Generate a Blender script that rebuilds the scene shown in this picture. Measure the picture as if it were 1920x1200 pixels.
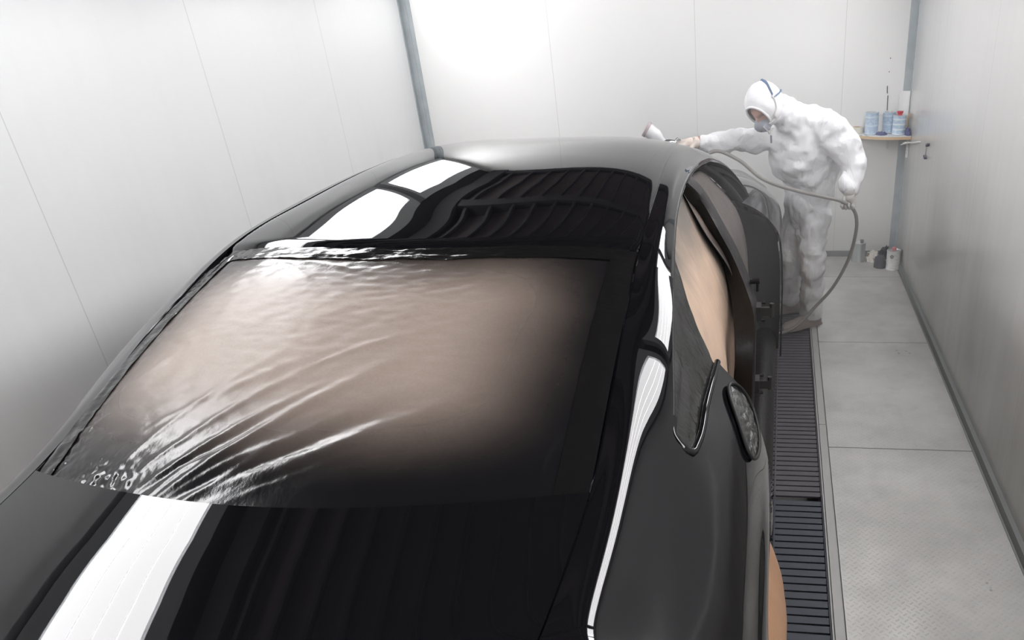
import bpy, bmesh, math, random
from mathutils import Vector, Matrix, noise, Euler
random.seed(7)
D = bpy.data
C = bpy.context.scene.collection
S = bpy.context.scene
PI = math.pi
for o in list(D.objects): D.objects.remove(o)

# ------------------------------------------------------------------ camera
CAM_Z = 2.0
yw, pt, rl = math.radians(-8.536), math.radians(27.851), math.radians(2.645)
Fv = Vector((math.sin(yw)*math.cos(pt), math.cos(yw)*math.cos(pt), -math.sin(pt)))
r0 = Vector((math.cos(yw), -math.sin(yw), 0)); d0 = Fv.cross(r0)
Rv = r0*math.cos(rl) + d0*math.sin(rl)
Dv = -r0*math.sin(rl) + d0*math.cos(rl)
cam = D.cameras.new('camera'); co = D.objects.new('camera', cam); C.objects.link(co)
m = Matrix((( Rv.x, -Dv.x, -Fv.x, 0), (Rv.y, -Dv.y, -Fv.y, 0), (Rv.z, -Dv.z, -Fv.z, CAM_Z), (0, 0, 0, 1)))
co.matrix_world = m
cam.sensor_fit = 'HORIZONTAL'; cam.sensor_width = 36
cam.lens = 1431.86/1920*36
cam.shift_x = (960-1265.3)/1920
cam.shift_y = (766.7-600)/1920
cam.clip_start = 0.05
S.camera = co

# ------------------------------------------------------------------ world / exposure
w = D.worlds.new('booth_world'); S.world = w; w.use_nodes = True
w.node_tree.nodes['Background'].inputs[0].default_value = (.02, .02, .02, 1)
w.node_tree.nodes['Background'].inputs[1].default_value = 1
S.view_settings.view_transform = 'Standard'
try: S.view_settings.look = 'None'
except Exception: pass
S.view_settings.gamma = 1
S.view_settings.use_curve_mapping = False
S.view_settings.exposure = 0.0
LAMP = 13.5            # emission strength of the fluorescent fixtures
XL, XR, YB, YF, HC = -3.09, 0.99, 6.65, -1.6, 2.95     # booth walls and ceiling
XC = -1.06             # centre line of the car

# ------------------------------------------------------------------ material helpers
def mat(name, col=(.8,.8,.8), rough=.5, metal=0.0, coat=0.0, coat_rough=.03, spec=.5, emit=None, estr=0, alpha=None):
    m = D.materials.new(name); m.use_nodes = True
    b = m.node_tree.nodes['Principled BSDF']
    b.inputs['Base Color'].default_value = (*col, 1)
    b.inputs['Roughness'].default_value = rough
    b.inputs['Metallic'].default_value = metal
    b.inputs['Coat Weight'].default_value = coat
    b.inputs['Coat Roughness'].default_value = coat_rough
    b.inputs['Specular IOR Level'].default_value = spec
    if emit:
        b.inputs['Emission Color'].default_value = (*emit, 1); b.inputs['Emission Strength'].default_value = estr
    return m
class NT:
    def __init__(s, m): s.t = m.node_tree; s.b = s.t.nodes['Principled BSDF']
    def n(s, typ, ins=None, **kw):
        x = s.t.nodes.new(typ)
        for k, v in kw.items(): setattr(x, k, v)
        for k, v in (ins or {}).items():
            if hasattr(v, 'is_output'): s.t.links.new(v, x.inputs[k])
            else: x.inputs[k].default_value = v
        return x
    def math(s, op, a, b=0.0, c=0.0, clamp=False):
        x = s.n('ShaderNodeMath', {0: a, 1: b, 2: c}, operation=op, use_clamp=clamp); return x.outputs[0]
    def mix(s, f, a, b):
        x = s.n('ShaderNodeMix', data_type='RGBA')
        for k, v in ((0, f), (6, a), (7, b)):
            if hasattr(v, 'is_output'): s.t.links.new(v, x.inputs[k])
            else: x.inputs[k].default_value = (*v, 1) if isinstance(v, tuple) and len(v) == 3 else v
        return x.outputs[2]
    def noise(s, vec, scale, detail=3, rough=.5):
        return s.n('ShaderNodeTexNoise', {'Vector': vec, 'Scale': scale, 'Detail': detail, 'Roughness': rough}).outputs[0]
    def ramp(s, v, lo, hi, a=0.0, b=1.0):
        x = s.n('ShaderNodeMapRange', {0: v, 1: lo, 2: hi, 3: a, 4: b}, interpolation_type='SMOOTHERSTEP'); return x.outputs[0]
    def obj(s): return s.n('ShaderNodeTexCoord').outputs['Object']
    def uv(s): return s.n('ShaderNodeTexCoord').outputs['UV']
    def sep(s, v): return s.n('ShaderNodeSeparateXYZ', {0: v}).outputs
    def scaled(s, v, sc):
        return s.n('ShaderNodeVectorMath', {0: v, 1: sc}, operation='MULTIPLY').outputs[0]
    def link(s, o, name): s.t.links.new(o, s.b.inputs[name])
    def bump(s, h, strength=.3, dist=.01, name='Normal'):
        x = s.n('ShaderNodeBump', {'Height': h, 'Strength': strength, 'Distance': dist}); s.link(x.outputs[0], name)

# ------------------------------------------------------------------ mesh helpers
def tag(o, label=None, cat=None, group=None, kind=None):
    if label: o['label'] = label
    if cat: o['category'] = cat
    if group: o['group'] = group
    if kind: o['kind'] = kind
    return o
def empty(name, loc=(0,0,0)):
    o = D.objects.new(name, None); o.empty_display_size = .05; o.location = loc; C.objects.link(o); return o
def mesh(name, vs, fs, m=None, parent=None, smooth=True, uvs=None, loc=None, angle=None):
    """world-space verts; origin moved to loc (or parent's location)"""
    base = Vector(loc) if loc is not None else (parent_origin(parent) if parent else Vector((0,0,0)))
    me = D.meshes.new(name); me.from_pydata([Vector(v)-base for v in vs], [], fs); me.update()
    if uvs:
        l = me.uv_layers.new(name='UVMap')
        for i, lp in enumerate(me.loops): l.data[i].uv = uvs[lp.vertex_index]
    if m: me.materials.append(m)
    if smooth:
        for p in me.polygons: p.use_smooth = True
    o = D.objects.new(name, me); C.objects.link(o)
    if parent:
        o.parent = parent; o.location = base - parent_origin(parent)
    else: o.location = base
    if smooth and angle:
        e = o.modifiers.new('es', 'EDGE_SPLIT'); e.split_angle = math.radians(angle)
    return o
def parent_origin(p):
    v = Vector(p.location)
    while p.parent: p = p.parent; v += Vector(p.location)
    return v
def fix_normals(o):
    bm = bmesh.new(); bm.from_mesh(o.data); bmesh.ops.recalc_face_normals(bm, faces=bm.faces); bm.to_mesh(o.data); bm.free(); return o
class MB:
    def __init__(s): s.v = []; s.f = []
    def add(s, vs, fs):
        n = len(s.v); s.v += [Vector(v) for v in vs]; s.f += [tuple(i+n for i in f) for f in fs]; return s
    def box(s, lo, hi, mtx=None):
        vs = [Vector((x, y, z)) for x in (lo[0], hi[0]) for y in (lo[1], hi[1]) for z in (lo[2], hi[2])]
        if mtx: vs = [mtx @ v for v in vs]
        return s.add(vs, [(0,1,3,2),(4,6,7,5),(0,4,5,1),(2,3,7,6),(0,2,6,4),(1,5,7,3)])
    def tube(s, pts, r, n=10, cap=True, sx=1.0, up=None):
        pts = [Vector(p) for p in pts]; N = len(pts)
        rs = r if isinstance(r, (list, tuple)) else [r]*N
        vs = []; fs = []; nrm = None
        for i, p in enumerate(pts):
            t = (pts[min(i+1, N-1)]-pts[max(i-1, 0)]).normalized()
            if up is not None: a = Vector(up)
            else:
                a = nrm if nrm is not None else (Vector((0,0,1)) if abs(t.z) < .9 else Vector((1,0,0)))
            u = (a - t*a.dot(t))
            if u.length < 1e-5: u = Vector((1,0,0)) - t*t.x
            u.normalize(); nrm = u; v = t.cross(u)
            for k in range(n):
                q = 2*PI*k/n; vs.append(p + u*math.cos(q)*rs[i] + v*math.sin(q)*rs[i]*sx)
        for i in range(N-1):
            for k in range(n):
                fs.append((i*n+k, i*n+(k+1) % n, (i+1)*n+(k+1) % n, (i+1)*n+k))
        if cap: fs += [tuple(range(n-1, -1, -1)), tuple((N-1)*n+k for k in range(n))]
        return s.add(vs, fs)
    def lathe(s, prof, n=32, mtx=None, a0=0, a1=2*PI):
        full = abs(a1-a0-2*PI) < 1e-6; K = n if full else n+1
        vs = []; fs = []
        for (r, z) in prof:
            for k in range(K):
                a = a0+(a1-a0)*k/n; v = Vector((r*math.cos(a), r*math.sin(a), z)); vs.append(mtx @ v if mtx else v)
        for i in range(len(prof)-1):
            for k in range(n if full else n):
                k2 = (k+1) % K if full else k+1
                fs.append((i*K+k, i*K+k2, (i+1)*K+k2, (i+1)*K+k))
        return s.add(vs, fs)
    def build(s, name, m, parent=None, smooth=False, angle=40, loc=None):
        o = mesh(name, s.v, s.f, m, parent, smooth, None, loc, angle if smooth else None); fix_normals(o); return o
def grid(fn, nu, nv, name, m, parent=None, skip=None, thick=0, uv=True, offset=-1, flip=False):
    vs = []; uvs = []; fs = []
    for j in range(nv+1):
        for i in range(nu+1):
            vs.append(fn(i/nu, j/nv)); uvs.append((i/nu, j/nv))
    for j in range(nv):
        for i in range(nu):
            if skip and skip((i+.5)/nu, (j+.5)/nv): continue
            a = j*(nu+1)+i; q = (a, a+1, a+nu+2, a+nu+1)
            fs.append(q[::-1] if flip else q)
    o = mesh(name, vs, fs, m, parent, True, uvs if uv else None)
    if thick:
        s = o.modifiers.new('sol', 'SOLIDIFY'); s.thickness = thick; s.offset = offset
        e = o.modifiers.new('es', 'EDGE_SPLIT'); e.split_angle = math.radians(50)
    return o
def cr(xs, ys):
    """smooth 1-D interpolation (Hermite with finite-difference slopes); ys floats or tuples"""
    tup = isinstance(ys[0], (tuple, list))
    Y = [Vector(y) if tup and len(y) > 1 else y for y in ys]
    n = len(xs); mm = []
    for i in range(n):
        if i == 0: mm.append((Y[1]-Y[0])*(1/(xs[1]-xs[0])))
        elif i == n-1: mm.append((Y[-1]-Y[-2])*(1/(xs[-1]-xs[-2])))
        else:
            h0 = xs[i]-xs[i-1]; h1 = xs[i+1]-xs[i]
            mm.append(((Y[i]-Y[i-1])*(h1/h0) + (Y[i+1]-Y[i])*(h0/h1))*(1/(h0+h1)))
    def f(x):
        if x <= xs[0]: return Y[0]+mm[0]*(x-xs[0])
        if x >= xs[-1]: return Y[-1]+mm[-1]*(x-xs[-1])
        i = 0
        while x > xs[i+1]: i += 1
        h = xs[i+1]-xs[i]; t = (x-xs[i])/h
        return Y[i]*(2*t**3-3*t*t+1)+mm[i]*(h*(t**3-2*t*t+t))+Y[i+1]*(-2*t**3+3*t*t)+mm[i+1]*(h*(t**3-t*t))
    return f
def path(pts, n=40):
    pts = [Vector(p) for p in pts]
    d = [0]
    for a, b in zip(pts, pts[1:]): d.append(d[-1]+(b-a).length)
    f = cr(d, [tuple(p) for p in pts])
    return [f(d[-1]*i/n) for i in range(n+1)]
def sstep(a, b, x):
    t = max(0, min(1, (x-a)/(b-a))); return t*t*(3-2*t)

# ------------------------------------------------------------------ materials
M = {}
# walls: white lacquered sandwich panels, a little dusty towards the floor (dirt has its own noisy shape); the right wall's colours also hold its shade
def wall_mat(name, base, dirt, rough, coat, seam_axis, seams, streak=0.0):
    m = mat(name, base, rough, coat=coat, coat_rough=.06); t = NT(m)
    o = t.obj(); sp = t.sep(o)
    n1 = t.noise(t.scaled(o, (1.1, 1.1, .5)), 1.6, 4)
    n2 = t.noise(t.scaled(o, (14, 14, 1.0)), 1.0, 3)
    hz = t.ramp(t.math('ADD', sp[2], t.math('MULTIPLY', n1, -1.2)), .9, -.9)
    f = t.math('MULTIPLY', t.math('ADD', hz, t.math('MULTIPLY', t.math('SUBTRACT', n2, .5), streak)), .8, clamp=True)
    c = t.mix(f, base, dirt)
    ax = sp[seam_axis]; line = None
    for s_ in seams:
        l = t.math('LESS_THAN', t.math('ABSOLUTE', t.math('SUBTRACT', ax, s_)), .0022)
        line = l if line is None else t.math('MAXIMUM', line, l)
    if line is not None: c = t.mix(t.math('MULTIPLY', line, .32), c, (.25, .26, .25))
    t.link(c, 'Base Color')
    t.link(t.math('ADD', t.math('MULTIPLY', n1, .06), rough-.02), 'Roughness')
    return m
M['wall_back'] = wall_mat('wall_back_panels', (.84,.84,.83), (.62,.62,.60), .34, .25, 0, (-1.88,-.70,.462))
M['wall_left'] = wall_mat('wall_left_panels', (.87,.88,.88), (.74,.74,.73), .36, .2, 1, (2.87,4.12,5.37), .3)
M['wall_right'] = wall_mat('wall_right_panels', (.64,.64,.63), (.32,.315,.30), .22, .25, 1, (.4,1.7,2.96,4.17,5.43), .25)  # greyer than the other panels: weak light on this side put into the colours
M['hinge'] = mat('hinge_black', (.02,.018,.018), .5)
M['ceiling'] = mat('filter_cloth', (.12,.098,.094), .9, spec=.1)
M['ceil_bar'] = mat('ceiling_bar', (.035,.035,.038), .6, spec=.2)
M['galv'] = mat('galvanised_steel', (.46,.50,.52), .45, .35)
t = NT(M['galv']); o_ = t.obj()
t.link(t.mix(t.noise(o_, 9, 4), (.36,.40,.42), (.56,.60,.62)), 'Base Color')
M['base'] = mat('baseboard_metal', (.20,.21,.205), .55, .1)
M['framegrey'] = mat('grate_frame_steel', (.33,.325,.315), .6)
M['dark'] = mat('pit_black', (.012,.012,.014), .9)
# checker plate floor
def floor_mat():
    m = mat('checker_plate', (.5,.5,.49), .5, .15); t = NT(m); o = t.obj(); sp = t.sep(o)
    n1 = t.noise(o, 1.4, 5, .6); n2 = t.noise(o, 7, 4, .6); n3 = t.noise(o, 30, 2)
    c = t.mix(t.ramp(n1, .3, .7), (.385,.38,.365), (.50,.495,.48))
    c = t.mix(t.ramp(n2, .5, .8, 0, .35), c, (.34,.34,.34))
    c = t.mix(t.ramp(t.math('MULTIPLY', n3, t.noise(t.scaled(o,(1,1,1)), 3.1, 2)), .42, .5, 0, .7), c, (.20,.20,.20))
    t.link(c, 'Base Color')
    # diamond tread: alternating short bars at +-45 degrees
    S_ = 32.0
    u = t.math('MULTIPLY', t.math('ADD', sp[0], sp[1]), S_); v = t.math('MULTIPLY', t.math('SUBTRACT', sp[0], sp[1]), S_)
    fu = t.math('SUBTRACT', t.math('FRACT', u), .5); fv = t.math('SUBTRACT', t.math('FRACT', v), .5)
    par = t.math('MODULO', t.math('ADD', t.math('FLOOR', u), t.math('ADD', t.math('FLOOR', v), 2000)), 2.0)
    par = t.math('LESS_THAN', par, .5)
    a = t.math('ADD', t.math('MULTIPLY', fu, par), t.math('MULTIPLY', fv, t.math('SUBTRACT', 1.0, par)))
    b = t.math('ADD', t.math('MULTIPLY', fv, par), t.math('MULTIPLY', fu, t.math('SUBTRACT', 1.0, par)))
    e = t.math('ADD', t.math('POWER', t.math('MULTIPLY', a, 2.3), 2.0), t.math('POWER', t.math('MULTIPLY', b, 7.0), 2.0))
    h = t.ramp(e, 1.0, .4)
    t.bump(h, .6, .0025)
    t.link(t.ramp(n2, .3, .7, .42, .62), 'Roughness')
    return m
M['plate'] = floor_mat()
M['floor'] = mat('floor_steel', (.30,.29,.29), .6)
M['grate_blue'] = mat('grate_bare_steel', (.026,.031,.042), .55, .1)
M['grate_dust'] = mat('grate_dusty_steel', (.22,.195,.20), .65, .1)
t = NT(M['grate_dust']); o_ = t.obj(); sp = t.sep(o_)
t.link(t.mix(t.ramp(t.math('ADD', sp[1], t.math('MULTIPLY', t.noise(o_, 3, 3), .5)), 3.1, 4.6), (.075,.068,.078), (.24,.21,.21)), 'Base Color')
# car paint: wet black lacquer
def paint():
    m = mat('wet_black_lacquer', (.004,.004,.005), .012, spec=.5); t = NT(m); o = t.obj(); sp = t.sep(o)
    # matt overspray towards the front, its paler tone also standing in for haze and wall reflection
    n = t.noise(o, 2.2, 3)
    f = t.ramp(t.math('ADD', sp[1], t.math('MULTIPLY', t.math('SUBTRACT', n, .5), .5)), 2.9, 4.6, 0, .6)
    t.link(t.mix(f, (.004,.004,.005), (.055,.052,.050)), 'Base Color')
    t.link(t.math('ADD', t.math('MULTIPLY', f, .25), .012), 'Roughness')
    return m
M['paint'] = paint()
M['gap'] = mat('panel_gap', (.004,.004,.004), .6)
M['trimblack'] = mat('black_pillar_film', (.018,.017,.017), .5, spec=.3)
t = NT(M['trimblack']); o_ = t.obj(); sp = t.sep(o_)
t.link(t.mix(t.ramp(sp[1], 3.35, 4.6, 0, .8), (.010,.009,.009), (.085,.075,.073)), 'Base Color')
t.bump(t.noise(t.scaled(o_, (6, 6, 1.2)), 5, 3), .35, .01)
# masking film over the rear window: kraft brown, painted black around its edge by overspray
def film_mat():
    m = mat('masking_film_brown', (.2,.16,.14), .34, spec=.5); t = NT(m)
    o = t.obj(); uv = t.sep(t.uv()); u, v = uv[0], uv[1]
    n = t.math('SUBTRACT', t.noise(o, 2.6, 3), .5); n2 = t.math('SUBTRACT', t.noise(o, 9, 4), .5)
    un = t.math('ADD', u, t.math('MULTIPLY', n, .07)); vn = t.math('ADD', v, t.math('ADD', t.math('MULTIPLY', n, .10), t.math('MULTIPLY', n2, .02)))
    d1 = t.math('MULTIPLY', t.ramp(un, -.04, .20), t.ramp(un, .975, .64))
    d2 = t.math('MULTIPLY', t.ramp(vn, .05, .46), t.ramp(vn, 1.04, .62))
    f = t.math('MULTIPLY', d1, d2)
    fine = t.noise(o, 140, 2)
    br = t.mix(fine, (.255,.200,.168), (.312,.25,.214))
    t.link(t.mix(f, (.006,.006,.007), br), 'Base Color')
    t.link(t.math('ADD', t.math('MULTIPLY', f, .26), .17), 'Roughness')
    t.bump(t.math('ADD', t.math('MULTIPLY', t.noise(t.scaled(o, (3, 3, 1)), 22, 4, .6), .6), t.math('MULTIPLY', fine, .12)), .18, .006)
    return m
M['film'] = film_mat()
M['filmtape'] = mat('black_gloss_tape', (.006,.006,.006), .13)
t = NT(M['filmtape']); o_ = t.obj(); t.bump(t.noise(t.scaled(o_, (1, 4, 4)), 14, 4), .5, .006)
M['qfilm'] = mat('quarter_window_film', (.020,.021,.020), .25, spec=.5)
t = NT(M['qfilm']); o_ = t.obj()
t.link(t.mix(t.ramp(t.noise(o_, 5, 3), .35, .7), (.008,.009,.008), (.022,.020,.021)), 'Base Color')
t.bump(t.noise(t.scaled(o_, (3, 9, 3)), 4, 4), .5, .012)
M['crinkle'] = mat('crinkled_film', (.015,.016,.016), .08, coat=1, coat_rough=.04)
t = NT(M['crinkle']); o_ = t.obj(); t.bump(t.noise(t.scaled(o_, (1, .6, 1)), 26, 4, .6), 1.0, .02)
def paper_mat(name, a, b, dust, ylo, yhi):
    m = mat(name, a, .75); t = NT(m); o = t.obj(); sp = t.sep(o); uv = t.sep(t.uv())
    c = t.mix(t.noise(t.scaled(o, (4, 4, 1)), 3, 3), a, b)
    ed = t.math('MINIMUM', t.math('MINIMUM', uv[0], t.math('SUBTRACT', 1.0, uv[0])), t.math('MULTIPLY', t.math('SUBTRACT', 1.0, uv[1]), .45))
    f = t.ramp(t.math('ADD', ed, t.math('MULTIPLY', t.math('SUBTRACT', t.noise(o, 5, 3), .5), .15)), ylo, yhi, 1, 0)
    t.link(t.mix(f, c, dust), 'Base Color')
    t.bump(t.noise(t.scaled(o, (1, 8, 1.2)), 3, 4), .5, .02)
    return m
M['paper'] = paper_mat('kraft_paper', (.54,.39,.29), (.46,.335,.25), (.12,.11,.10), -.02, .20)
M['paper2'] = paper_mat('kraft_paper_dusty', (.38,.29,.235), (.32,.25,.20), (.075,.065,.062), .12, .34)
t = NT(M['paper2']); o_ = t.obj(); uv_ = t.sep(t.uv())
nn_ = t.math('MULTIPLY', t.math('SUBTRACT', t.noise(o_, 4, 3), .5), .25)
fu = t.math('ABSOLUTE', t.math('ADD', t.math('SUBTRACT', uv_[0], .24), nn_)); fv = t.math('ABSOLUTE', t.math('ADD', t.math('SUBTRACT', uv_[1], .62), nn_))
ff = t.math('MULTIPLY', t.ramp(fu, .26, .04), t.ramp(fv, .42, .10))
t.link(t.mix(ff, (.085,.072,.068), (.50,.37,.29)), 'Base Color')
M['woodpaper'] = paper_mat('arch_kraft_paper', (.42,.24,.14), (.30,.165,.095), (.03,.025,.022), .0, .16)
# person
M['tyvek'] = mat('white_coverall_cloth', (.80,.80,.82), .75)
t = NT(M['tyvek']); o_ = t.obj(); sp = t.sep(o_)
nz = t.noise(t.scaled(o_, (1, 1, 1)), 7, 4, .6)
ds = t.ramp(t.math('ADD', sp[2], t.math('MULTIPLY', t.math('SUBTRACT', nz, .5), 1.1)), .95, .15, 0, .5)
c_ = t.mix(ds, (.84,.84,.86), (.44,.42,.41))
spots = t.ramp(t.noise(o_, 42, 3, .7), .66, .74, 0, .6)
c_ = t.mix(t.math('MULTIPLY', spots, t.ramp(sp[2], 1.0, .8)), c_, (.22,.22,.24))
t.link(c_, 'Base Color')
w1 = t.n('ShaderNodeTexNoise', {'Vector': t.scaled(o_, (1.6, 1.6, .8)), 'Scale': 5.0, 'Detail': 3.0, 'Roughness': .5, 'Distortion': 1.2}).outputs[0]
t.bump(w1, .6, .05)
M['hood'] = mat('white_hood_cloth', (.84,.84,.86), .75)
t = NT(M['hood']); o_ = t.obj(); t.bump(t.noise(t.scaled(o_, (1, 1, 2)), 9, 3), .35, .02)
M['skin'] = mat('skin', (.46,.27,.22), .55)
M['glove'] = mat('latex_glove', (.42,.40,.38), .6)
M['gloveR'] = mat('latex_glove_cream', (.72,.62,.55), .55)
M['shoe'] = mat('dusty_shoe', (.26,.22,.20), .8)
M['mask'] = mat('respirator_rubber', (.27,.28,.33), .5)
M['maskblk'] = mat('respirator_dark', (.06,.06,.09), .5)
M['strapw'] = mat('white_strap', (.72,.71,.69), .7)
M['strapb'] = mat('blue_strap', (.10,.16,.27), .6)
M['zip'] = mat('zip_metal', (.12,.13,.16), .4)
M['hose'] = mat('grey_rubber_hose', (.22,.205,.19), .5)
M['cup'] = mat('gun_cup_plastic', (.80,.80,.82), .3)
M['cuplid'] = mat('gun_cup_lid', (.42,.35,.36), .5)
M['chrome'] = mat('chrome', (.75,.76,.78), .16, 1.0)
M['canmetal'] = mat('can_tinplate', (.55,.57,.58), .32, .6)
M['canwhite'] = mat('can_white_label', (.72,.72,.71), .35)
t = NT(M['canwhite']); sp = t.sep(t.obj())
t.link(t.mix(t.ramp(t.noise(t.scaled(t.obj(), (20, 20, 60)), 1.3, 2), .55, .6, 0, .35), (.74,.74,.73), (.35,.35,.36)), 'Base Color')
def bands(name, k, a, b, duty):
    m = mat(name, a, .35); t = NT(m); sp = t.sep(t.obj())
    f = t.math('LESS_THAN', t.math('FRACT', t.math('MULTIPLY', sp[2], k)), duty)
    n = t.ramp(t.noise(t.scaled(t.obj(), (40, 40, 70)), 1.0, 2), .5, .56, 0, .35)
    t.link(t.mix(n, t.mix(f, a, b), (.80,.83,.86)), 'Base Color'); return m
M['canblue'] = bands('can_pale_blue', 27, (.42,.57,.72), (.72,.80,.87), .35)
M['canblue2'] = bands('can_blue_panel', 16, (.40,.54,.70), (.58,.70,.82), .2)
M['redcap'] = mat('red_cap', (.62,.04,.07), .4)
M['pinkcap'] = mat('faded_red_cap', (.62,.22,.24), .5)
M['greycap'] = mat('grey_cap', (.22,.19,.19), .5)
M['ply'] = mat('plywood_edge', (.62,.45,.27), .7)
M['shelftop'] = mat('shelf_white_top', (.75,.76,.76), .55)
t = NT(M['shelftop']); t.link(t.mix(t.ramp(t.noise(t.obj(), 18, 4), .6, .68), (.78,.79,.80), (.22,.24,.30)), 'Base Color')
M['tapew'] = mat('cream_tape', (.80,.77,.66), .6)
M['sheet'] = mat('white_sheet', (.85,.85,.84), .7)
M['crumple'] = mat('crumpled_paper', (.72,.69,.64), .8)
t = NT(M['crumple']); t.link(t.mix(t.ramp(t.noise(t.obj(), 22, 3), .5, .64), (.80,.77,.72), (.30,.21,.13)), 'Base Color')
M['rag'] = mat('dark_grey_rag', (.085,.085,.10), .85)
M['blackthing'] = mat('black_cloth', (.02,.02,.03), .7)
M['lampglow'] = mat('lamp_diffuser', (.9,.9,.9), .4, emit=(1.0,.99,1.0), estr=LAMP)
M['housing'] = mat('lamp_housing', (.55,.56,.57), .4)

# ================================================================== THE BOOTH
def structure(o): return tag(o, kind='structure')
structure(MB().box((XL-.1, YF, -.02), (XL, YB, HC)).build('wall_left', M['wall_left'], loc=(0,0,0)))
structure(MB().box((XR, YF, -.02), (XR+.1, YB, HC)).build('wall_right', M['wall_right'], loc=(0,0,0)))
structure(MB().box((XL-.1, YB, -.02), (XR+.1, YB+.1, HC)).build('wall_back', M['wall_back'], loc=(0,0,0)))
structure(MB().box((XL-.1, YF-.1, -.02), (XR+.1, YF, HC)).build('wall_front', M['wall_back'], loc=(0,0,0)))
ceil = structure(MB().box((XL-.1, YF-.1, HC), (XR+.1, YB+.1, HC+.08)).build('ceiling', M['ceiling'], loc=(0,0,0)))
b = MB(); x = -2.35
k = 0
while x < .45:      # long bars and cross frames that hold the filter cloth
    b.box((x-.012, YF, HC-.05), (x+.012, YB, HC)); x += .2
for y in (-.9, .35, 1.6, 2.85, 4.1, 5.35, 6.55):
    b.box((-2.5, y-.06, HC-.06), (.45, y+.06, HC))
for x in (-2.5, .42): b.box((x-.07, YF, HC-.07), (x+.07, YB, HC))
b.build('ceiling_frame', M['ceil_bar'], ceil)

for s_, xw in ((-1, XL), (1, XR)):
    m_ = MB(); m_.add([(xw-s_*.38, YF, 2.85), (xw-s_*.50, YF, HC), (xw-s_*.50, YB, HC), (xw-s_*.38, YB, 2.85), (xw-s_*.34, YF, HC), (xw-s_*.34, YB, HC)], [(0,1,2,3),(0,4,1),(3,2,5),(0,3,5,4),(1,4,5,2)])
    m_.build('ceiling_cove', M['ceil_bar'], ceil)
# light fixtures in the slanted corners between wall and ceiling
def fixture(side, y0, y1, label):
    xw = XL if side < 0 else XR
    A = Vector((xw-side*.035, 0, 2.34)); B = Vector((xw-side*.40, 0, 2.84))
    d = (B-A).normalized(); n = Vector((-side*1, 0, 0)); n = (n - d*n.dot(d)).normalized()
    if n.z > 0: n = -n
    r = empty('light_fixture', ((A.x+B.x)/2, (y0+y1)/2, (A.z+B.z)/2))
    tag(r, label, 'ceiling light', 'fluorescent fixtures along the ceiling edge')
    L = (B-A).length
    def P(a, y, h): return A + d*a + Vector((0, y, 0)) + n*h
    def bx(mb, a0, a1, ya, yb, h0, h1):
        vs = [P(a, y, h) for a in (a0, a1) for y in (ya, yb) for h in (h0, h1)]
        mb.add(vs, [(0,1,3,2),(4,6,7,5),(0,4,5,1),(2,3,7,6),(0,2,6,4),(1,5,7,3)])
    h = MB()
    bx(h, 0, L, y0, y1, -.02, .0)
    bx(h, 0, .09, y0, y1, 0, .05); bx(h, L-.09, L, y0, y1, 0, .05)
    bx(h, .09, L-.09, y0, y0+.05, 0, .05); bx(h, .09, L-.09, y1-.05, y1, 0, .05)
    h.build('housing', M['housing'], r)
    g = MB(); a = .10; w_ = (L-.20)/4
    for i in range(4):
        bx(g, a+i*w_+.0035, a+(i+1)*w_-.0035, y0+.06, y1-.06, .012, .034)
    g.build('diffuser', M['lampglow'], r)
segsL = ((-.9,.75),(.75,2.3),(2.3,3.75),(3.75,5.24),(5.24,6.6))
segsR = ((-1.5,-.1),(-.1,1.35),(1.35,2.80),(2.80,4.30),(4.30,5.80))
where = ['rearmost and behind the camera', 'beside the trunk of the car', 'above the side of the rear window', 'beside the front of the roof', 'next to the back wall']
for i in range(5):
    fixture(-1, segsL[i][0]+.05, segsL[i][1]-.05, 'four tube light fixture above the left wall, %s' % where[i])
    fixture(1, segsR[i][0]+.05, segsR[i][1]-.05, 'four tube light fixture above the right wall, %s' % where[i])

# corner strips and baseboards
def strip(name, x0, x1, y0, y1, ex=.004):
    m_ = MB()
    m_.box((x0, y0, 0), (x1, y1, 2.45))
    return structure(m_.build(name, M['galv']))
structure(MB().box((XL, YB-.008, 0), (XL+.082, YB-.0, HC)).box((XL, YB-.05, 0), (XL+.008, YB, HC)).box((XL+.03, YB-.014, 0), (XL+.05, YB-.008, HC)).build('trim_1', M['galv']))
structure(MB().box((XR-.058, YB-.010, 0), (XR, YB, HC)).box((XR-.006, YB-.03, 0), (XR, YB, HC)).build('trim_2', M['galv']))
structure(MB().box((XL, YB-.02, 0), (XR, YB, .05)).build('baseboard_back', M['base']))
structure(MB().box((XR-.022, YF, 0), (XR, YB, .055)).box((XR-.03, YF, 0), (XR, YB, .008)).build('baseboard_right', M['base']))
structure(MB().box((XL, YF, 0), (XL+.02, YB, .055)).build('baseboard_left', M['base']))

# floor: concrete-grey steel with a pit under the grating
PX0, PX1 = -.62, .222
floor = structure(MB().box((XL-.1, YF, -.45), (PX0, YB, -.004)).box((PX0, YF, -.45), (PX1, YB, -.25)).box((PX1, YF, -.45), (XR+.1, YB, -.008)).build('floor', M['floor']))
ys = [-1.2, .67, 2.02, 3.368, 4.721, 6.07, YB]
for a, b_ in zip(ys, ys[1:]):
    m_ = MB().box((.268, a+.0035, -.008), (XR-.004, b_-.0035, .004)); m_.build('floor_plate', M['plate'], floor)
ys = [-1.2, .9, 3.60, 6.3, YB]
for a, b_ in zip(ys, ys[1:]):
    MB().box((PX1+.006, a+.002, -.03), (.262, b_-.002, .004)).box((PX1-.004, a, -.03), (PX1+.002, b_, .006)).build('grate_frame', M['framegrey'], floor)
MB().box((PX0-.06, YF, -.01), (PX0, YB, .004)).build('grate_frame', M['galv'], floor)

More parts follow.
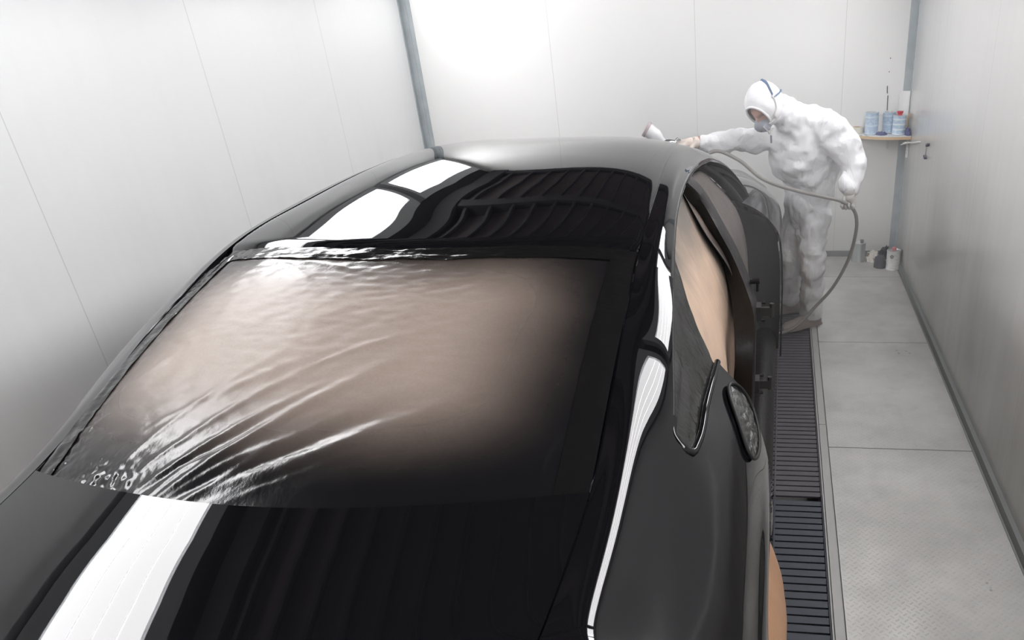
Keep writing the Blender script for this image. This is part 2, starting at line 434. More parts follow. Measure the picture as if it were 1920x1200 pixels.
# floor grates: one panel per thing, slats are its pattern
def grate(y0, y1, m_, label, tilt):
    r = empty('floor_grate', ((PX0+PX1)/2, (y0+y1)/2, 0)); tag(r, label, 'floor grate', 'steel slat grates in the floor')
    b = MB(); y = y0+.022; i = 0
    while y < y1-.01:
        q = Matrix.Translation((0, y, -.014)) @ Matrix.Rotation(tilt, 4, 'X')
        e = random.uniform(-.003, .003)
        b.box((PX0+.012, -.0145, -.0025), (PX1-.010+e, .0145, .0025), q)
        b.box((PX0+.012, -.0160, -.003), (PX1-.010+e, -.0135, .0075), q)
        y += .0437; i += 1
    b.build('slats', m_, r)
    c = MB()
    for x in (PX0+.005, -.3, .004):
        c.box((x-.004, y0, -.05), (x+.004, y1, -.003))
    c.build('bearing_bar', m_, r)
    d_ = MB().box((PX1-.010, y0+.002, -.05), (PX1-.0045, y1-.002, -.002)); d_.build('side_bar', m_, r)
bounds = [-1.1, .25, 1.60, 2.94, 4.29, 5.64, YB-.02]
labs = ['dark blue steel slat grate behind the car, out towards the camera', 'dark blue steel slat grate beside the rear bumper of the black car',
        'dark blue steel slat grate at the bottom edge beside the paper masked rear wheel arch', 'mauve grey dusty slat grate beside the rear door opening of the black car',
        'dusty grey slat grate under the shoes of the person in the white coverall', 'dusty slat grate against the back wall behind the person']
for i, (a, b_) in enumerate(zip(bounds, bounds[1:])):
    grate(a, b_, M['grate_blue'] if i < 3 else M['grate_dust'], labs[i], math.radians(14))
# ================================================================== THE CAR (rear towards the camera, doors off)
car = empty('car', (XC, 2.9, 0))
tag(car, 'glossy black sedan body with its doors removed and windows masked with film, freshly painted', 'car')
def smooth_section(pts, sub):
    """2-D (w,z) control points -> sub points per segment, chord parameterised"""
    d = [0]
    for a, b in zip(pts, pts[1:]): d.append(d[-1]+math.hypot(b[0]-a[0], b[1]-a[1]))
    f = cr(d, [tuple(p) for p in pts]); out = []
    for i in range(len(pts)-1):
        for k in range(sub): out.append(f(d[i]+(d[i+1]-d[i])*k/sub))
    out.append(f(d[-1])); return out
# long lines of the side: (w = distance from the centre line, z) against Y
Dw = cr([.80,1.33,1.7,2.16,2.6,3.15,3.7,4.1,4.55], [.652,.675,.670,.660,.640,.612,.605,.64,.69])
Dz = cr([.80,.95,1.10,1.22,1.33,1.45,1.57,1.7,1.92,2.16,2.6,3.15,3.5,3.7,4.1,4.55], [1.000,1.024,1.048,1.066,1.090,1.128,1.177,1.236,1.312,1.384,1.432,1.460,1.450,1.424,1.26,1.04])
Cz_roof = cr([1.95,2.05,2.3,2.6,3.0,3.4,3.74,4.0], [1.406,1.420,1.449,1.482,1.510,1.507,1.458,1.390])
Bw = cr([.80,1.10,1.22,1.33,1.45,1.57,1.73,1.90,2.16,2.6,3.0,3.6], [.728,.734,.734,.731,.727,.723,.716,.712,.702,.685,.662,.665])
Bz = cr([.80,1.10,1.22,1.33,1.45,1.57,1.73,1.90,2.16,2.6,3.0,3.6], [.983,1.027,1.046,1.071,1.110,1.156,1.224,1.284,1.369,1.421,1.445,1.415])
Lw = cr([.80,1.10,1.22,1.33,1.44,1.56,1.73,1.90,2.14,2.52,3.01,3.4,3.63], [.780,.788,.794,.800,.812,.820,.799,.779,.753,.717,.700,.712,.729])
Lz = cr([.80,1.10,1.22,1.33,1.44,1.56,1.73,1.90,2.14,2.52,3.01,3.4,3.63], [.938,.984,1.001,1.017,1.040,1.084,1.172,1.245,1.323,1.387,1.412,1.395,1.368])
Gw = cr([.80,1.10,1.33,1.545,1.8,2.09,2.4], [.845,.855,.868,.876,.880,.886,.89])
Gz = cr([.80,1.10,1.33,1.545,1.8,2.09,2.4], [.880,.922,.958,1.036,1.052,1.045,1.03])
Sw = cr([.80,1.10,1.33,1.6,1.9,2.09], [.895,.925,.942,.950,.950,.948])
Sz = cr([.80,1.10,1.33,1.6,1.9,2.09], [.81,.855,.905,.962,.975,.968])
def lowpass(f, a, b, sg):
    h = .02; n = int((b-a)/h)+1; k = int(3*sg/h)
    wt = [math.exp(-.5*(i*h/sg)**2) for i in range(-k, k+1)]; W_ = sum(wt)
    tab = [sum(w_*f(a+h*i+h*j) for j, w_ in zip(range(-k, k+1), wt))/W_ for i in range(n)]
    xs = [a+h*i for i in range(n)]
    def g(x):
        u = (x-a)/h; i = max(0, min(n-2, int(u))); i0 = max(0, i-1); i3 = min(n-1, i+2); t = u-i
        p0, p1, p2, p3 = tab[i0], tab[i], tab[i+1], tab[i3]
        if x > b or x < a: return tab[i]+(tab[i+1]-tab[i])*t
        return .5*((2*p1)+(-p0+p2)*t+(2*p0-5*p1+4*p2-p3)*t*t+(-p0+3*p1-3*p2+p3)*t**3)
    return g
Dw = lowpass(Dw, .6, 4.7, .08); Dz = lowpass(Dz, .6, 4.7, .075)
Bw = lowpass(Bw, .6, 3.7, .10); Bz = lowpass(Bz, .6, 3.7, .085)
Lw = lowpass(Lw, .6, 3.7, .075); Lz = lowpass(Lz, .6, 3.7, .075)
Gw = lowpass(Gw, .6, 2.5, .09); Gz = lowpass(Gz, .6, 2.5, .09)
Sw = lowpass(Sw, .6, 2.2, .09); Sz = lowpass(Sz, .6, 2.2, .09)
def sec_ctrl(Y):
    q = sstep(.8, 1.3, Y)
    lipz = lip_z(Y)
    arch = math.exp(-((Y-1.70)/.38)**2)
    return [(Dw(Y), Dz(Y)), (Bw(Y), Bz(Y)), (Lw(Y), Lz(Y)), (Gw(Y), Gz(Y)), (Sw(Y), Sz(Y)),
            (.950+.046*q, Sz(Y)-.100), (.985+.040*q, Sz(Y)-.195), (1.000+.050*q, .62+.085*math.exp(-((Y-WHY)/.36)**2)), (1.000+.050*q+.002, lipz)]
WHY, WHZ, WHR = 1.70, .30, .375
def lip_z(Y):
    d_ = abs(Y-WHY)
    return max(.24, WHZ+math.sqrt(max(0, WHR**2-d_**2))) if d_ < WHR else .24
SUB = 7
Y0, Y1 = .80, 2.09
def yrear(wd): return .725+.42*min(wd, .80)**2
YR_K = cr([0,1,2,3,4,5,6,7,8], [.918,.958,.998,1.018,1.02,1.01,.99,.98,.97])
def quarter(side):
    NY = 96; rows = []
    K = 8*SUB+1
    for j in range(NY+1):
        t = j/NY
        row = []
        for k in range(K):
            ys_ = YR_K(k/SUB)
            row.append(ys_+(Y1-ys_)*t)
        # each point uses the section at its own Y
        rows.append(row)
    cache = {}
    def sec(Y):
        key = round(Y, 4)
        if key not in cache: cache[key] = smooth_section(sec_ctrl(key), SUB)
        return cache[key]
    vs = []; fs = []
    for j in range(NY+1):
        for k in range(K):
            Y = rows[j][k]; p = sec(Y)[k]
            lift = .016*math.exp(-((Y-rows[0][k])/.035)) if k/SUB < 4 else 0
            vs.append((XC+side*p[0], Y, p[1]+lift))
    for j in range(NY):
        for k in range(K-1):
            yc = (rows[j][k]+rows[j+1][k])/2
            if 2*SUB <= k < 3*SUB and yc > 1.56:
                # window opening with a rounded rear tip
                wmid = (k+.5-2*SUB)/SUB-.5
                if yc > 1.56+.10*(abs(wmid)*2)**3: continue
            a = j*K+k
            f = (a, a+1, a+K+1, a+K)
            fs.append(f if side < 0 else f[::-1])
    o = mesh('rear_quarter_panel', vs, fs, M['paint'], car, True)
    fix_out(o, side)
    s = o.modifiers.new('sol', 'SOLIDIFY'); s.thickness = .010; s.offset = -1
    e = o.modifiers.new('es', 'EDGE_SPLIT'); e.split_angle = math.radians(55)
    # tail face under the rear edge
    tv = []; tf = []
    for k in range(K):
        x_, y_, z_ = vs[k]; f_ = min(1, k/SUB/5.5)**2
        for q, L_ in enumerate((0,.006,.018,.10,.32,.60)):
            tv.append((x_-side*L_*f_, y_-(0,.003,.006,.0,.0,.0)[q], max(.22, z_-L_*(1-f_)*.9)))
    for k in range(K-1):
        for q in range(5):
            a = k*6+q; tf.append((a, a+1, a+7, a+6))
    o = mesh('tail_panel', tv, tf, M['paint'], car, True); fix_normals(o)
    return vs
def fix_out(o, side):
    """point normals away from the car's centre line / up"""
    me = o.data; s = 0
    for p in me.polygons: s += p.normal.x*side + p.normal.z
    if s < 0:
        bm = bmesh.new(); bm.from_mesh(me); bmesh.ops.reverse_faces(bm, faces=bm.faces); bm.to_mesh(me); bm.free()
for sd in (1, -1): quarter(sd)

# trunk lid
def ytf(wn): return 1.20+.125*wn*wn          # front edge of the lid (towards the rear window)
CzT = cr([.78,.85,.95,1.1,1.25], [1.028,1.038,1.055,1.086,1.120])
def trunk_pt(a, t):
    wn = a*2-1; wd = .648
    y0 = yrear(abs(wn)*.65); y = y0+(ytf(wn)-y0)*t
    e = min(1.0, abs(wn))
    wd = Dw(y)-.004
    zc = CzT(y); ze = Dz(y)+.001
    z = zc+(ze-zc)*(e**2.4)
    z += .016*math.exp(-((y-y0)/.035))
    if t > .985: z -= .012*(t-.985)/.015
    return (XC+wn*wd, y, z)
lid = grid(trunk_pt, 80, 60, 'trunk_lid', M['paint'], car, thick=.012, offset=-1); fix_out(lid, 0)
# its rear face
tv = []
for i in range(81):
    p = trunk_pt(i/80, 0)
    for dy, dz in ((0,0),(-.004,-.006),(-.006,-.018),(.03,-.12),(.05,-.40),(.07,-.62)): tv.append((p[0], p[1]+dy, p[2]+dz))
tf = [(k*6+q, k*6+q+1, k*6+q+7, k*6+q+6) for k in range(80) for q in range(5)]
fix_normals(mesh('trunk_face', tv, tf, M['paint'], lid, True))
# dark channel under the gap between lid and quarter panel
for sd in (1, -1):
    b = MB(); b.tube([(XC+sd*(Dw(y)-.001), y, Dz(y)-.012) for y in [.86+.05*i for i in range(11)]], .007, 8)
    b.build('panel_gap', M['gap'], car, True)

# roof
def roof_front(wn): return 3.98-.10*wn*wn
def roof_pt(a, t):
    wn = a*2-1
    y0 = 2.045+.105*wn*wn; y1 = roof_front(wn); y = y0+(y1-y0)*t
    wd = Dw(y)-.003; e = abs(wn)
    z = Cz_roof(y)+(Dz(y)-Cz_roof(y))*(e**3.8)
    if t < .012: z -= .010*(1-t/.012)
    z -= .006*max(0, (e-.985)/.015)
    return (XC+wn*wd, y, z)
rf = grid(roof_pt, 90, 110, 'roof_panel', M['paint'], car, thick=.010, offset=-1); fix_out(rf, 0)
# side rails (cantrails) right and left
AP1w = cr([3.4,3.63,3.85,4.05,4.2,4.35], [.664,.668,.70,.745,.785,.82]); AP1z = cr([3.4,3.63,3.85,4.05,4.2,4.35], [1.432,1.410,1.355,1.25,1.15,1.05])
AP2w = cr([3.4,3.63,3.85,4.05,4.2,4.35], [.712,.729,.79,.847,.89,.925]); AP2z = cr([3.4,3.63,3.85,4.05,4.2,4.35], [1.395,1.368,1.300,1.185,1.073,.975])
def rail(side):
    NY = 70; K = 2*SUB+1; vs = []; fs = []
    ring = K+5
    for j in range(NY+1):
        Y = 2.05+(4.28-2.05)*j/NY
        if Y <= 3.63: ctrl = [(Dw(Y), Dz(Y)), (Bw(Y), Bz(Y)), (Lw(Y), Lz(Y))]
        else:
            ctrl = [(Dw(Y), Dz(Y)), (AP1w(Y), AP1z(Y)), (AP2w(Y), AP2z(Y))]
        pts = smooth_section(ctrl, SUB)
        last = pts[-1]
        for p in pts: vs.append((XC+side*p[0], Y, p[1]))
        for dw, dz in ((.004,-.012),(-.006,-.022),(-.035,-.024),(-.042,-.050),(-.085,-.060)):
            fl = 1-.88*sstep(3.65, 4.15, Y); vs.append((XC+side*(last[0]+dw*fl), Y, last[1]+dz*fl))
    for j in range(NY):
        for k in range(ring-1):
            a = j*ring+k; fs.append((a, a+1, a+ring+1, a+ring))
    o = mesh('roof_side_rail', vs, fs, M['paint'], car, True); fix_out(o, side)
    s = o.modifiers.new('sol', 'SOLIDIFY'); s.thickness = .006; s.offset = -1
    e = o.modifiers.new('es', 'EDGE_SPLIT'); e.split_angle = math.radians(48)
    # thin bright joint line in the roof ditch
    b = MB(); b.tube([(XC+side*(Dw(y)-.001), y, Dz(y)-.004) for y in [2.06+.04*i for i in range(48)]], .0035, 6)
    b.build('roof_joint', M['paint'], car, True)
for sd in (1, -1): rail(sd)

# rear window film with wrinkles --------------------------------------------------
ridges = [ # start (a,t) end (a,t) height width  (a across left->right 0..1, t bottom->top 0..1)
 ((.28,.00),(.66,.47), .0105,.016), ((.24,.02),(.56,.40), .006,.010), ((.20,.02),(.50,.44), .005,.010), ((.16,.03),(.42,.50), .0035,.011),
 ((.33,.00),(.60,.27), .008,.013), ((.36,.00),(.80,.30), .007,.020), ((.40,.01),(.74,.20), .004,.012), ((.31,.02),(.52,.20), .005,.009),
 ((.27,.00),(.40,.16), .006,.008), ((.02,.10),(.14,.25), .007,.010), ((.03,.20),(.20,.50), .003,.010), ((.01,.52),(.10,.86), .0035,.008),
 ((.46,.42),(.70,.56), .003,.012), ((.30,.30),(.52,.48), .003,.014), ((.20,.20),(.44,.40), .003,.010), ((.15,.92),(.5,.80), .004,.009),
 ((.15,.93),(.62,.90), .005,.007), ((.15,.93),(.34,.76), .003,.008), ((.92,.08),(.96,.20), .006,.006)]
grooves = [((.29,.0),(.80,.37), .012,.022), ((.34,.0),(.68,.16), .008,.02), ((.24,.0),(.5,.28), .005,.012)]
def wr(a, t):
    h = 0
    for lst, sg in ((ridges, 1), (grooves, -1)):
        for (s0, s1, H, W) in lst:
            ax, ay = s0; bx_, by = s1
            dx, dy = (bx_-ax)*1.35, (by-ay)*.87
            L = math.hypot(dx, dy); px, py = (a-ax)*1.35, (t-ay)*.87
            u = (px*dx+py*dy)/L; v = (-px*dy+py*dx)/L
            v -= .03*math.sin(u/L*2.6)
            uu = u/L
            if uu < -.1 or uu > 1.1: continue
            env = sstep(-.05, .12, uu)*sstep(1.08, .55, uu)
            ww = W*(.55+.9*max(0, uu))
            if sg < 0: ww *= 1.0
            h += sg*H*env*math.exp(-(v/ww)**2)
    return h
def film_z(a, t):
    wn = a*2-1
    yb = ytf(wn)-.03; ye = 2.043+.105*wn*wn+.004
    y = yb+(ye-yb)*t
    ze0 = CzT(ytf(wn))+(Dz(ytf(wn))-CzT(ytf(wn)))*abs(wn)**2.4 - .020
    ze1 = Cz_roof(2.05+.1*wn*wn)+(Dz(2.05+.1*wn*wn)-Cz_roof(2.05+.1*wn*wn))*abs(wn)**3.8-.011
    z = ze0+(ze1-ze0)*t+.045*math.sin(PI*t)*(.55+.45*(1-wn*wn))
    return y, z
def film_pt(a, t):
    wn = a*2-1; y, z = film_z(a, t)
    wd = Dw(y)-.006
    ed = min(1, 8*min(a, 1-a, t*.8+.02, (1-t)))
    z += wr(a, t)*ed*.62
    # loose sag near the bottom and fine crinkle
    z += (.004*noise.noise(Vector((a*7, t*5, 3.1)))+.0016*noise.noise(Vector((a*26-t*14, t*40+a*8, 1.7))))*ed
    cl = math.exp(-((a-.17)/.06)**2-((t-.05)/.05)**2)+.6*math.exp(-((a-.04)/.03)**2-((t-.12)/.12)**2)+.4*math.exp(-((a-.05)/.04)**2-((t-.95)/.04)**2)
    z += cl*.008*noise.noise(Vector((a*90, t*70, .4)))
    return (XC+wn*wd, y, z)
film = grid(film_pt, 280, 210, 'rear_window_film', M['film'], car); fix_out(film, 0)
film['label'] = 'brown wrinkled masking film over the rear window'
# tape band along the top and right side of the film
def tape_top(a, t):
    aa = .02+.96*a; wobble = .006*noise.noise(Vector((a*9, 0, 5)))
    tt = .925+.07*t+wobble*(1-t); p = film_pt(aa, tt)
    return (p[0], p[1], p[2]+.0035+.003*noise.noise(Vector((a*16, t*1.5, 2.0)))+.0015*noise.noise(Vector((a*60, t*3, 2.0))))
fix_out(grid(tape_top, 160, 10, 'masking_tape', M['filmtape'], film), 0)
def tape_r(a, t):
    aa = .945+.05*a; tt = .03+.93*t; p = film_pt(aa, tt)
    return (p[0], p[1], p[2]+.003+.002*noise.noise(Vector((a*2, t*16, 8.0))))
fix_out(grid(tape_r, 10, 120, 'masking_tape', M['filmtape'], film), 0)
def tape_l(a, t):
    aa = .005+.035*a; tt = .03+.93*t; p = film_pt(aa, tt)
    return (p[0], p[1], p[2]+.003+.004*noise.noise(Vector((a*2, t*14, 4.0))))
fix_out(grid(tape_l, 8, 120, 'masking_tape', M['filmtape'], film), 0)
# edge of the window aperture below the film
for sd in (1, -1):
    b = MB(); b.tube([(XC+sd*(Dw(y)-.003), y, Dz(y)-.007) for y in [1.30+.03*i for i in range(29)]], .005, 8)
    b.build('window_edge', M['paint'], car, True)

# side window films and openings -----------------------------------------------
def LO(y, sd, dw=0, dz=0): return Vector((XC+sd*(Lw(y)+dw), y, Lz(y)+dz))
def BE(y, sd, dw=0, dz=0): return Vector((XC+sd*(Gw(y)+dw), y, Gz(y)+dz))
for sd in (1, -1):
    def qf(a, t):
        top = LO(1.53+(2.31-1.53)*t, sd, -.010, -.004); bot = BE(1.53+(2.07-1.53)*t, sd, -.012, .004)
        p = bot.lerp(top, a)
        p += Vector((-sd*.012*math.sin(PI*a)*t, 0, 0))
        p += Vector((sd, 0, .3))*(.004*noise.noise(Vector((t*6, a*5, 1.2)))+.006*math.exp(-((t-.93)/.06)**2-(a/.35)**2)*noise.noise(Vector((t*30, a*14, 2))))
        return p
    q = grid(qf, 40, 70, 'quarter_window_film', M['qfilm'], car, thick=.003); fix_out(q, sd)
    # black beading round the film
    b = MB()
    b.tube(path([LO(1.62, sd, -.004, -.012), LO(1.575, sd, .004, -.014), BE(1.565, sd, -.012, .012), BE(1.60, sd, -.006, .006), BE(1.8, sd, -.004, .006), BE(2.075, sd, -.002, .008)], 40), .010 if sd > 0 else .004, 10)
    b.build('window_ledge', M['paint'], car, True)
    b = MB(); b.tube([LO(y, sd, -.001, -.008) for y in [1.60+.045*i for i in range(46)]], .0045, 8)
    b.build('window_seal', M['gap'], car, True)
    if sd < 0:
        # far side: the door windows are simply covered with dark film, doors as one skin
        def lf(a, t):
            y = 2.05+(3.95-2.05)*t; top = LO(min(y, 3.63), sd, -.01, -.02) if y < 3.63 else Vector((XC-.729-.12*(y-3.63), y, 1.35-.45*(y-3.63)))
            bot = Vector((XC-.91, y, 1.0)); return bot.lerp(top, a)
        fix_out(grid(lf, 20, 50, 'side_window_film', M['qfilm'], car, thick=.003), sd)
        def ls(a, t):
            y = 2.085+(4.02-2.085)*t
            ctrl = [(.885,1.04),(.95,.965),(.996,.86),(1.025,.745),(1.045,.6),(1.03,.24)]
            p = smooth_section(ctrl, 6)[round(a*30)]; return (XC-p[0], y, p[1])
        fix_out(grid(ls, 30, 20, 'side_body', M['paint'], car, thick=.01), sd)
# rear door jamb on the right side: closes the quarter panel towards the opening
b = MB()
sec = [p for p in smooth_section(sec_ctrl(2.09), SUB)][3*SUB:]
vs = []; fs = []
for i, p in enumerate(sec):
    for q, (dx, dy) in enumerate(((-.001,0),(-.006,.012),(-.020,.020),(-.030,.020),(-.16,.035))): vs.append((XC+p[0]+dx, 2.088+dy, p[1]-.004*q))
n_ = 5
for i in range(len(sec)-1):
    for q in range(4): a = i*n_+q; fs.append((a, a+1, a+n_+1, a+n_))
o = mesh('rear_door_jamb', vs, fs, M['trimblack'], car, True); fix_out(o, 1); s = o.modifiers.new('s', 'SOLIDIFY'); s.thickness = .004
# sill
MB().tube([(XC+.985, y, .30) for y in (2.08, 2.7, 3.3, 4.05)], .085, 16, sx=.8).build('sill', M['trimblack'], car, True)
# kraft paper sheets closing the two door openings, hung inside the body
def sheet(name, y0, y1, m_, xt, xb, ph):
    def f(a, t):
        y = y0+(y1-y0)*a; z = .34+(Lz(min(max(y, 2.1), 3.63))-.035-.34-.25*max(0, y-3.63)*1.2)*t
        x = xb+(xt-xb)*t**1.2
        x += .009*math.sin(a*7+ph+t*1.5)*(1-t*.5)+.012*noise.noise(Vector((a*5+ph, t*1.3, 0)))
        return (x, y, z)
    o = grid(f, 60, 50, name, m_, car, thick=.002); return o
XS0 = cr([.3,.9,1.05,1.2,1.4], [-.17,-.195,-.245,-.325,-.41])
def rs_(a, t):
    y = 1.90+(3.06-1.90)*a; z = .33+(Lz(max(y, 1.95))-.03-.33)*t
    return (XS0(z)-.03*math.sin(PI*a)+.010*math.sin(a*13+t)+.014*noise.noise(Vector((a*6, t*1.5, 7))), y, z)
grid(rs_, 60, 50, 'masking_paper', M['paper'], car, thick=.002)['label'] = 'tan masking paper inside the rear door opening'
XS = cr([.3,.9,1.05,1.2,1.36], [-.16,-.165,-.205,-.300,-.385])
def fs_(a, t):
    y = 2.98+(4.03-2.98)*a; zt = Lz(min(y, 3.63))-.03-.62*max(0, y-3.66); z = .32+(zt-.32)*t
    return (XS(z)+.010*math.sin(a*8+t*2)+.016*noise.noise(Vector((a*6, t*2, 4)))-.03*a, y, z)
grid(fs_, 50, 50, 'masking_paper', M['paper2'], car, thick=.002)['label'] = 'overspray darkened tan masking paper across the front door opening'
# B pillar: thick, curved, narrow at the top
def loft(rings, name, m_, parent, closed=True, angle=40, sub=10):
    fns = []
    n = len(rings[0]); ts = [i for i in range(len(rings))]
    fns = [cr(ts, [tuple(r[k]) for r in rings]) for k in range(n)]
    N = (len(rings)-1)*sub; vs = []; fs = []
    for j in range(N+1):
        for k in range(n): vs.append(fns[k](j/sub))
    for j in range(N):
        for k in range(n): fs.append((j*n+k, j*n+(k+1) % n, (j+1)*n+(k+1) % n, (j+1)*n+k))
    fs += [tuple(range(n)), tuple(N*n+k for k in range(n))]
    o = mesh(name, vs, fs, m_, parent, True, angle=angle); fix_normals(o)
    return o
def prect(xo, xi, yr, yf, z, dz=0):
    """pillar cross section: outer/inner x, rear/front y"""
    return [(xo-.012, yr, z), (xo, yr+.02, z), (xo, yf-.02, z), (xo-.010, yf, z), (xi, yf-.01, z), (xi-.01, yr+.06, z), (xi+.02, yr+.005, z), (xo-.04, yr-.004, z)]
bp = []
for z, xo, yf, xi, yl in ((1.405,-.350,3.06,-.395,2.96), (1.34,-.32,3.17,-.375,3.01), (1.27,-.285,3.215,-.343,3.10), (1.19,-.232,3.17,-.305,3.11), (1.10,-.176,3.13,-.255,3.085),
        (1.00,-.120,3.04,-.212,3.02), (.92,-.086,2.95,-.185,2.92), (.80,-.086,2.89,-.165,2.75), (.62,-.088,2.86,-.175,2.80), (.28,-.10,2.86,-.20,2.85)):
    ro = yf-.15
    bp.append([(xo-.008, ro, z), (xo, ro+.015, z), (xo, yf-.015, z), (xo-.008, yf, z), (xi, yf+.0, z), (xi, max(yl, ro+.02)-.01, z), (xi+.006, yl-.02, z), ((xo+xi)/2, (ro+yl)/2-.012, z)])
pil = loft(bp, 'centre_pillar', M['trimblack'], car)
for z, yy, xo in ((.90, 2.95, -.086), (.60, 2.90, -.088)):
    h = MB()
    h.box((xo-.01, yy-.075, z-.028), (xo+.018, yy-.012, z+.028))
    h.box((xo+.015, yy-.052, z-.018), (xo+.060, yy-.036, z+.018))
    h.tube([(xo+.06, yy-.043, z-.022), (xo+.06, yy-.043, z+.034)], .009, 12)
    h.build('door_hinge', M['hinge'], car)
    for k in range(3):
        MB().tube([(xo+.020, yy-.06+.02*k, z-.03+.03*k), (xo+.034, yy-.06+.02*k, z-.03+.03*k)], .007, 8).build('hinge_bolt', M['trimblack'], car)
for z, yy, xo in ((1.00, 2.98, -.105),):
    MB().tube([(xo-.01, yy, z), (xo+.028, yy-.004, z+.004)], .011, 10).tube([(xo+.02, yy-.004, z+.004), (xo+.02, yy-.004, z-.04)], .006, 8).build('door_clip', M['trimblack'], car)
# inner seal arcs of the front opening and A pillar
def arc(pts, r, name, m_, sx=1, n=12):
    MB().tube(path(pts, 50), r, n, sx=sx).build(name, m_, car, True)
arc([(-.40,3.02,1.385), (-.385,3.4,1.375), (-.365,3.68,1.325), (-.29,3.92,1.20), (-.215,4.05,1.07), (-.15,4.06,.92), (-.10,4.05,.6), (-.09,4.05,.3)], .022, 'door_seal', M['trimblack'])
arc([(-.44,3.02,1.365), (-.43,3.4,1.35), (-.405,3.66,1.29), (-.34,3.88,1.17), (-.28,3.98,1.05), (-.24,4.0,.9)], .014, 'door_seal', M['trimblack'])
arc([(-.42,2.12,1.31), (-.425,2.5,1.365), (-.425,2.82,1.37)], .016, 'door_seal', M['trimblack'])
# front hinge pillar (dark, masked) and front wing
HPX = cr([.25,.6,.8,.90,.96,1.0,1.03], [.004,.003,-.004,-.020,-.042,-.085,-.14])
def fp(a, t):
    # a: inner->outer, t: bottom->top
    z = .26+.75*t; xo = HPX(z)
    return (XC+.64+(xo-(XC+.64))*a, 4.04+.015*math.sin(a*9)*math.sin(t*4)-.03*a, z+.03*math.sin(a*PI)*(t > .9))
fpn = grid(fp, 30, 30, 'front_hinge_pillar', M['trimblack'], car, thick=.01)
def wing(side):
    secs = []
    def wp(a, t):
        y = 4.0+(5.45-4.0)*t
        tp = .10*sstep(4.5, 5.45, y)**1.5
        fall = .12*sstep(4.4, 5.45, y)
        yy = y-.05*sstep(.4, .8, a)+.03*sstep(.0, .2, .2-a)
        d_ = abs(y-4.72); lz = .33+math.sqrt(max(0, .38**2-d_*d_)) if d_ < .38 else .24
        ctrl = [(.70-tp*.5, 1.100-fall), (.85-tp*.6, 1.085-fall), (.945-tp*.8, 1.040-fall), (1.005-tp, .99-fall*.8), (1.055-tp, .925-fall*.5), (1.072-tp, .84-fall*.3), (1.082-tp, .655)]
        p = smooth_section(ctrl, 6)[round(a*36)]
        # stretch lowest part down to the lip
        z = p[1]
        return (XC+side*p[0], yy, z)
    o = grid(wp, 36, 50, 'front_wing', M['paint'], car, thick=.01); fix_out(o, side)
    def wl(a, t):
        y = 4.0+(5.45-4.0)*t; tp = .10*sstep(4.5, 5.45, y)**1.5
        d_ = abs(y-4.72); lz = .33+math.sqrt(max(0, .38**2-d_*d_)) if d_ < .38 else .24
        zt = .657; lz = min(lz, .65)
        return (XC+side*(1.082-tp), y-.05, zt+(min(lz, zt)-zt)*a)
    o = grid(wl, 10, 60, 'wing_side', M['paint'], car, thick=.008); fix_out(o, side)
for sd in (1, -1): wing(sd)
# windscreen film, hood (beyond the roof)
def ws(a, t):
    wn = a*2-1; y = roof_front(wn)+(4.62-.14*wn*wn-roof_front(wn))*t; wd = Dw(min(y, 4.55))-.01
    z0 = Cz_roof(3.98)-.012; z = (z0+(1.03-z0)*t+.02*math.sin(PI*t))-.03*wn*wn
    return (XC+wn*wd, y, z)
fix_out(grid(ws, 50, 40, 'windscreen_film', M['qfilm'], car), 0)
def hood(a, t):
    wn = a*2-1; y = 4.62-.14*wn*wn+(5.55-.25*wn*wn-4.62+.14*wn*wn)*t; wd = .71-.06*t
    return (XC+wn*wd, y, 1.10-.012*wn*wn-.12*t**1.6-.05*max(0, t-.85)/.15)
fix_out(grid(hood, 50, 40, 'bonnet', M['paint'], car, thick=.01), 0)
def nose(a, t):
    wn = a*2-1; y = 5.30-.25*wn*wn+.18*math.sin(t*PI/2); 
    return (XC+wn*.99, y, .86-.66*t)
fix_normals(grid(nose, 30, 16, 'front_bumper', M['paint'], car, thick=.01))
# fuel filler opening masked with crinkled film
def ell(a, t):
    # param inside a rounded kidney outline on the shoulder surface
    ang = a*2*PI; r = t
    cy, cz = 1.925, .925
    dy, dz = .140*math.cos(ang)*r, .082*math.sin(ang)*r*(1+.25*math.cos(ang))
    Y = cy+dy; sc = smooth_section(sec_ctrl(Y), 8)
    zt = cz+dz+.10*dy
    best = min(sc[3*8:7*8], key=lambda p: abs(p[1]-zt))
    # linear refine
    i = sc.index(best); p0 = sc[i-1]; p1 = sc[i+1]
    if abs(p1[1]-p0[1]) > 1e-6: u = (zt-p0[1])/(p1[1]-p0[1]); wq = p0[0]+(p1[0]-p0[0])*u
    else: wq = best[0]
    bulge = .007+.004*(1-r**3)+.011*noise.noise(Vector((dy*60, dz*70, 2)))*(1-r**4)
    return (XC+wq+bulge*.8, Y, zt+bulge*.5)
fu = grid(ell, 64, 16, 'fuel_filler_film', M['crinkle'], car); fix_normals(fu)
def lo_(a): p = Vector(ell(a, 1.0)); return p+Vector((.003,0,.002))
MB().tube([lo_(i/60) for i in range(61)], .005, 8).build('fuel_filler_rim', M['gap'], car, True)
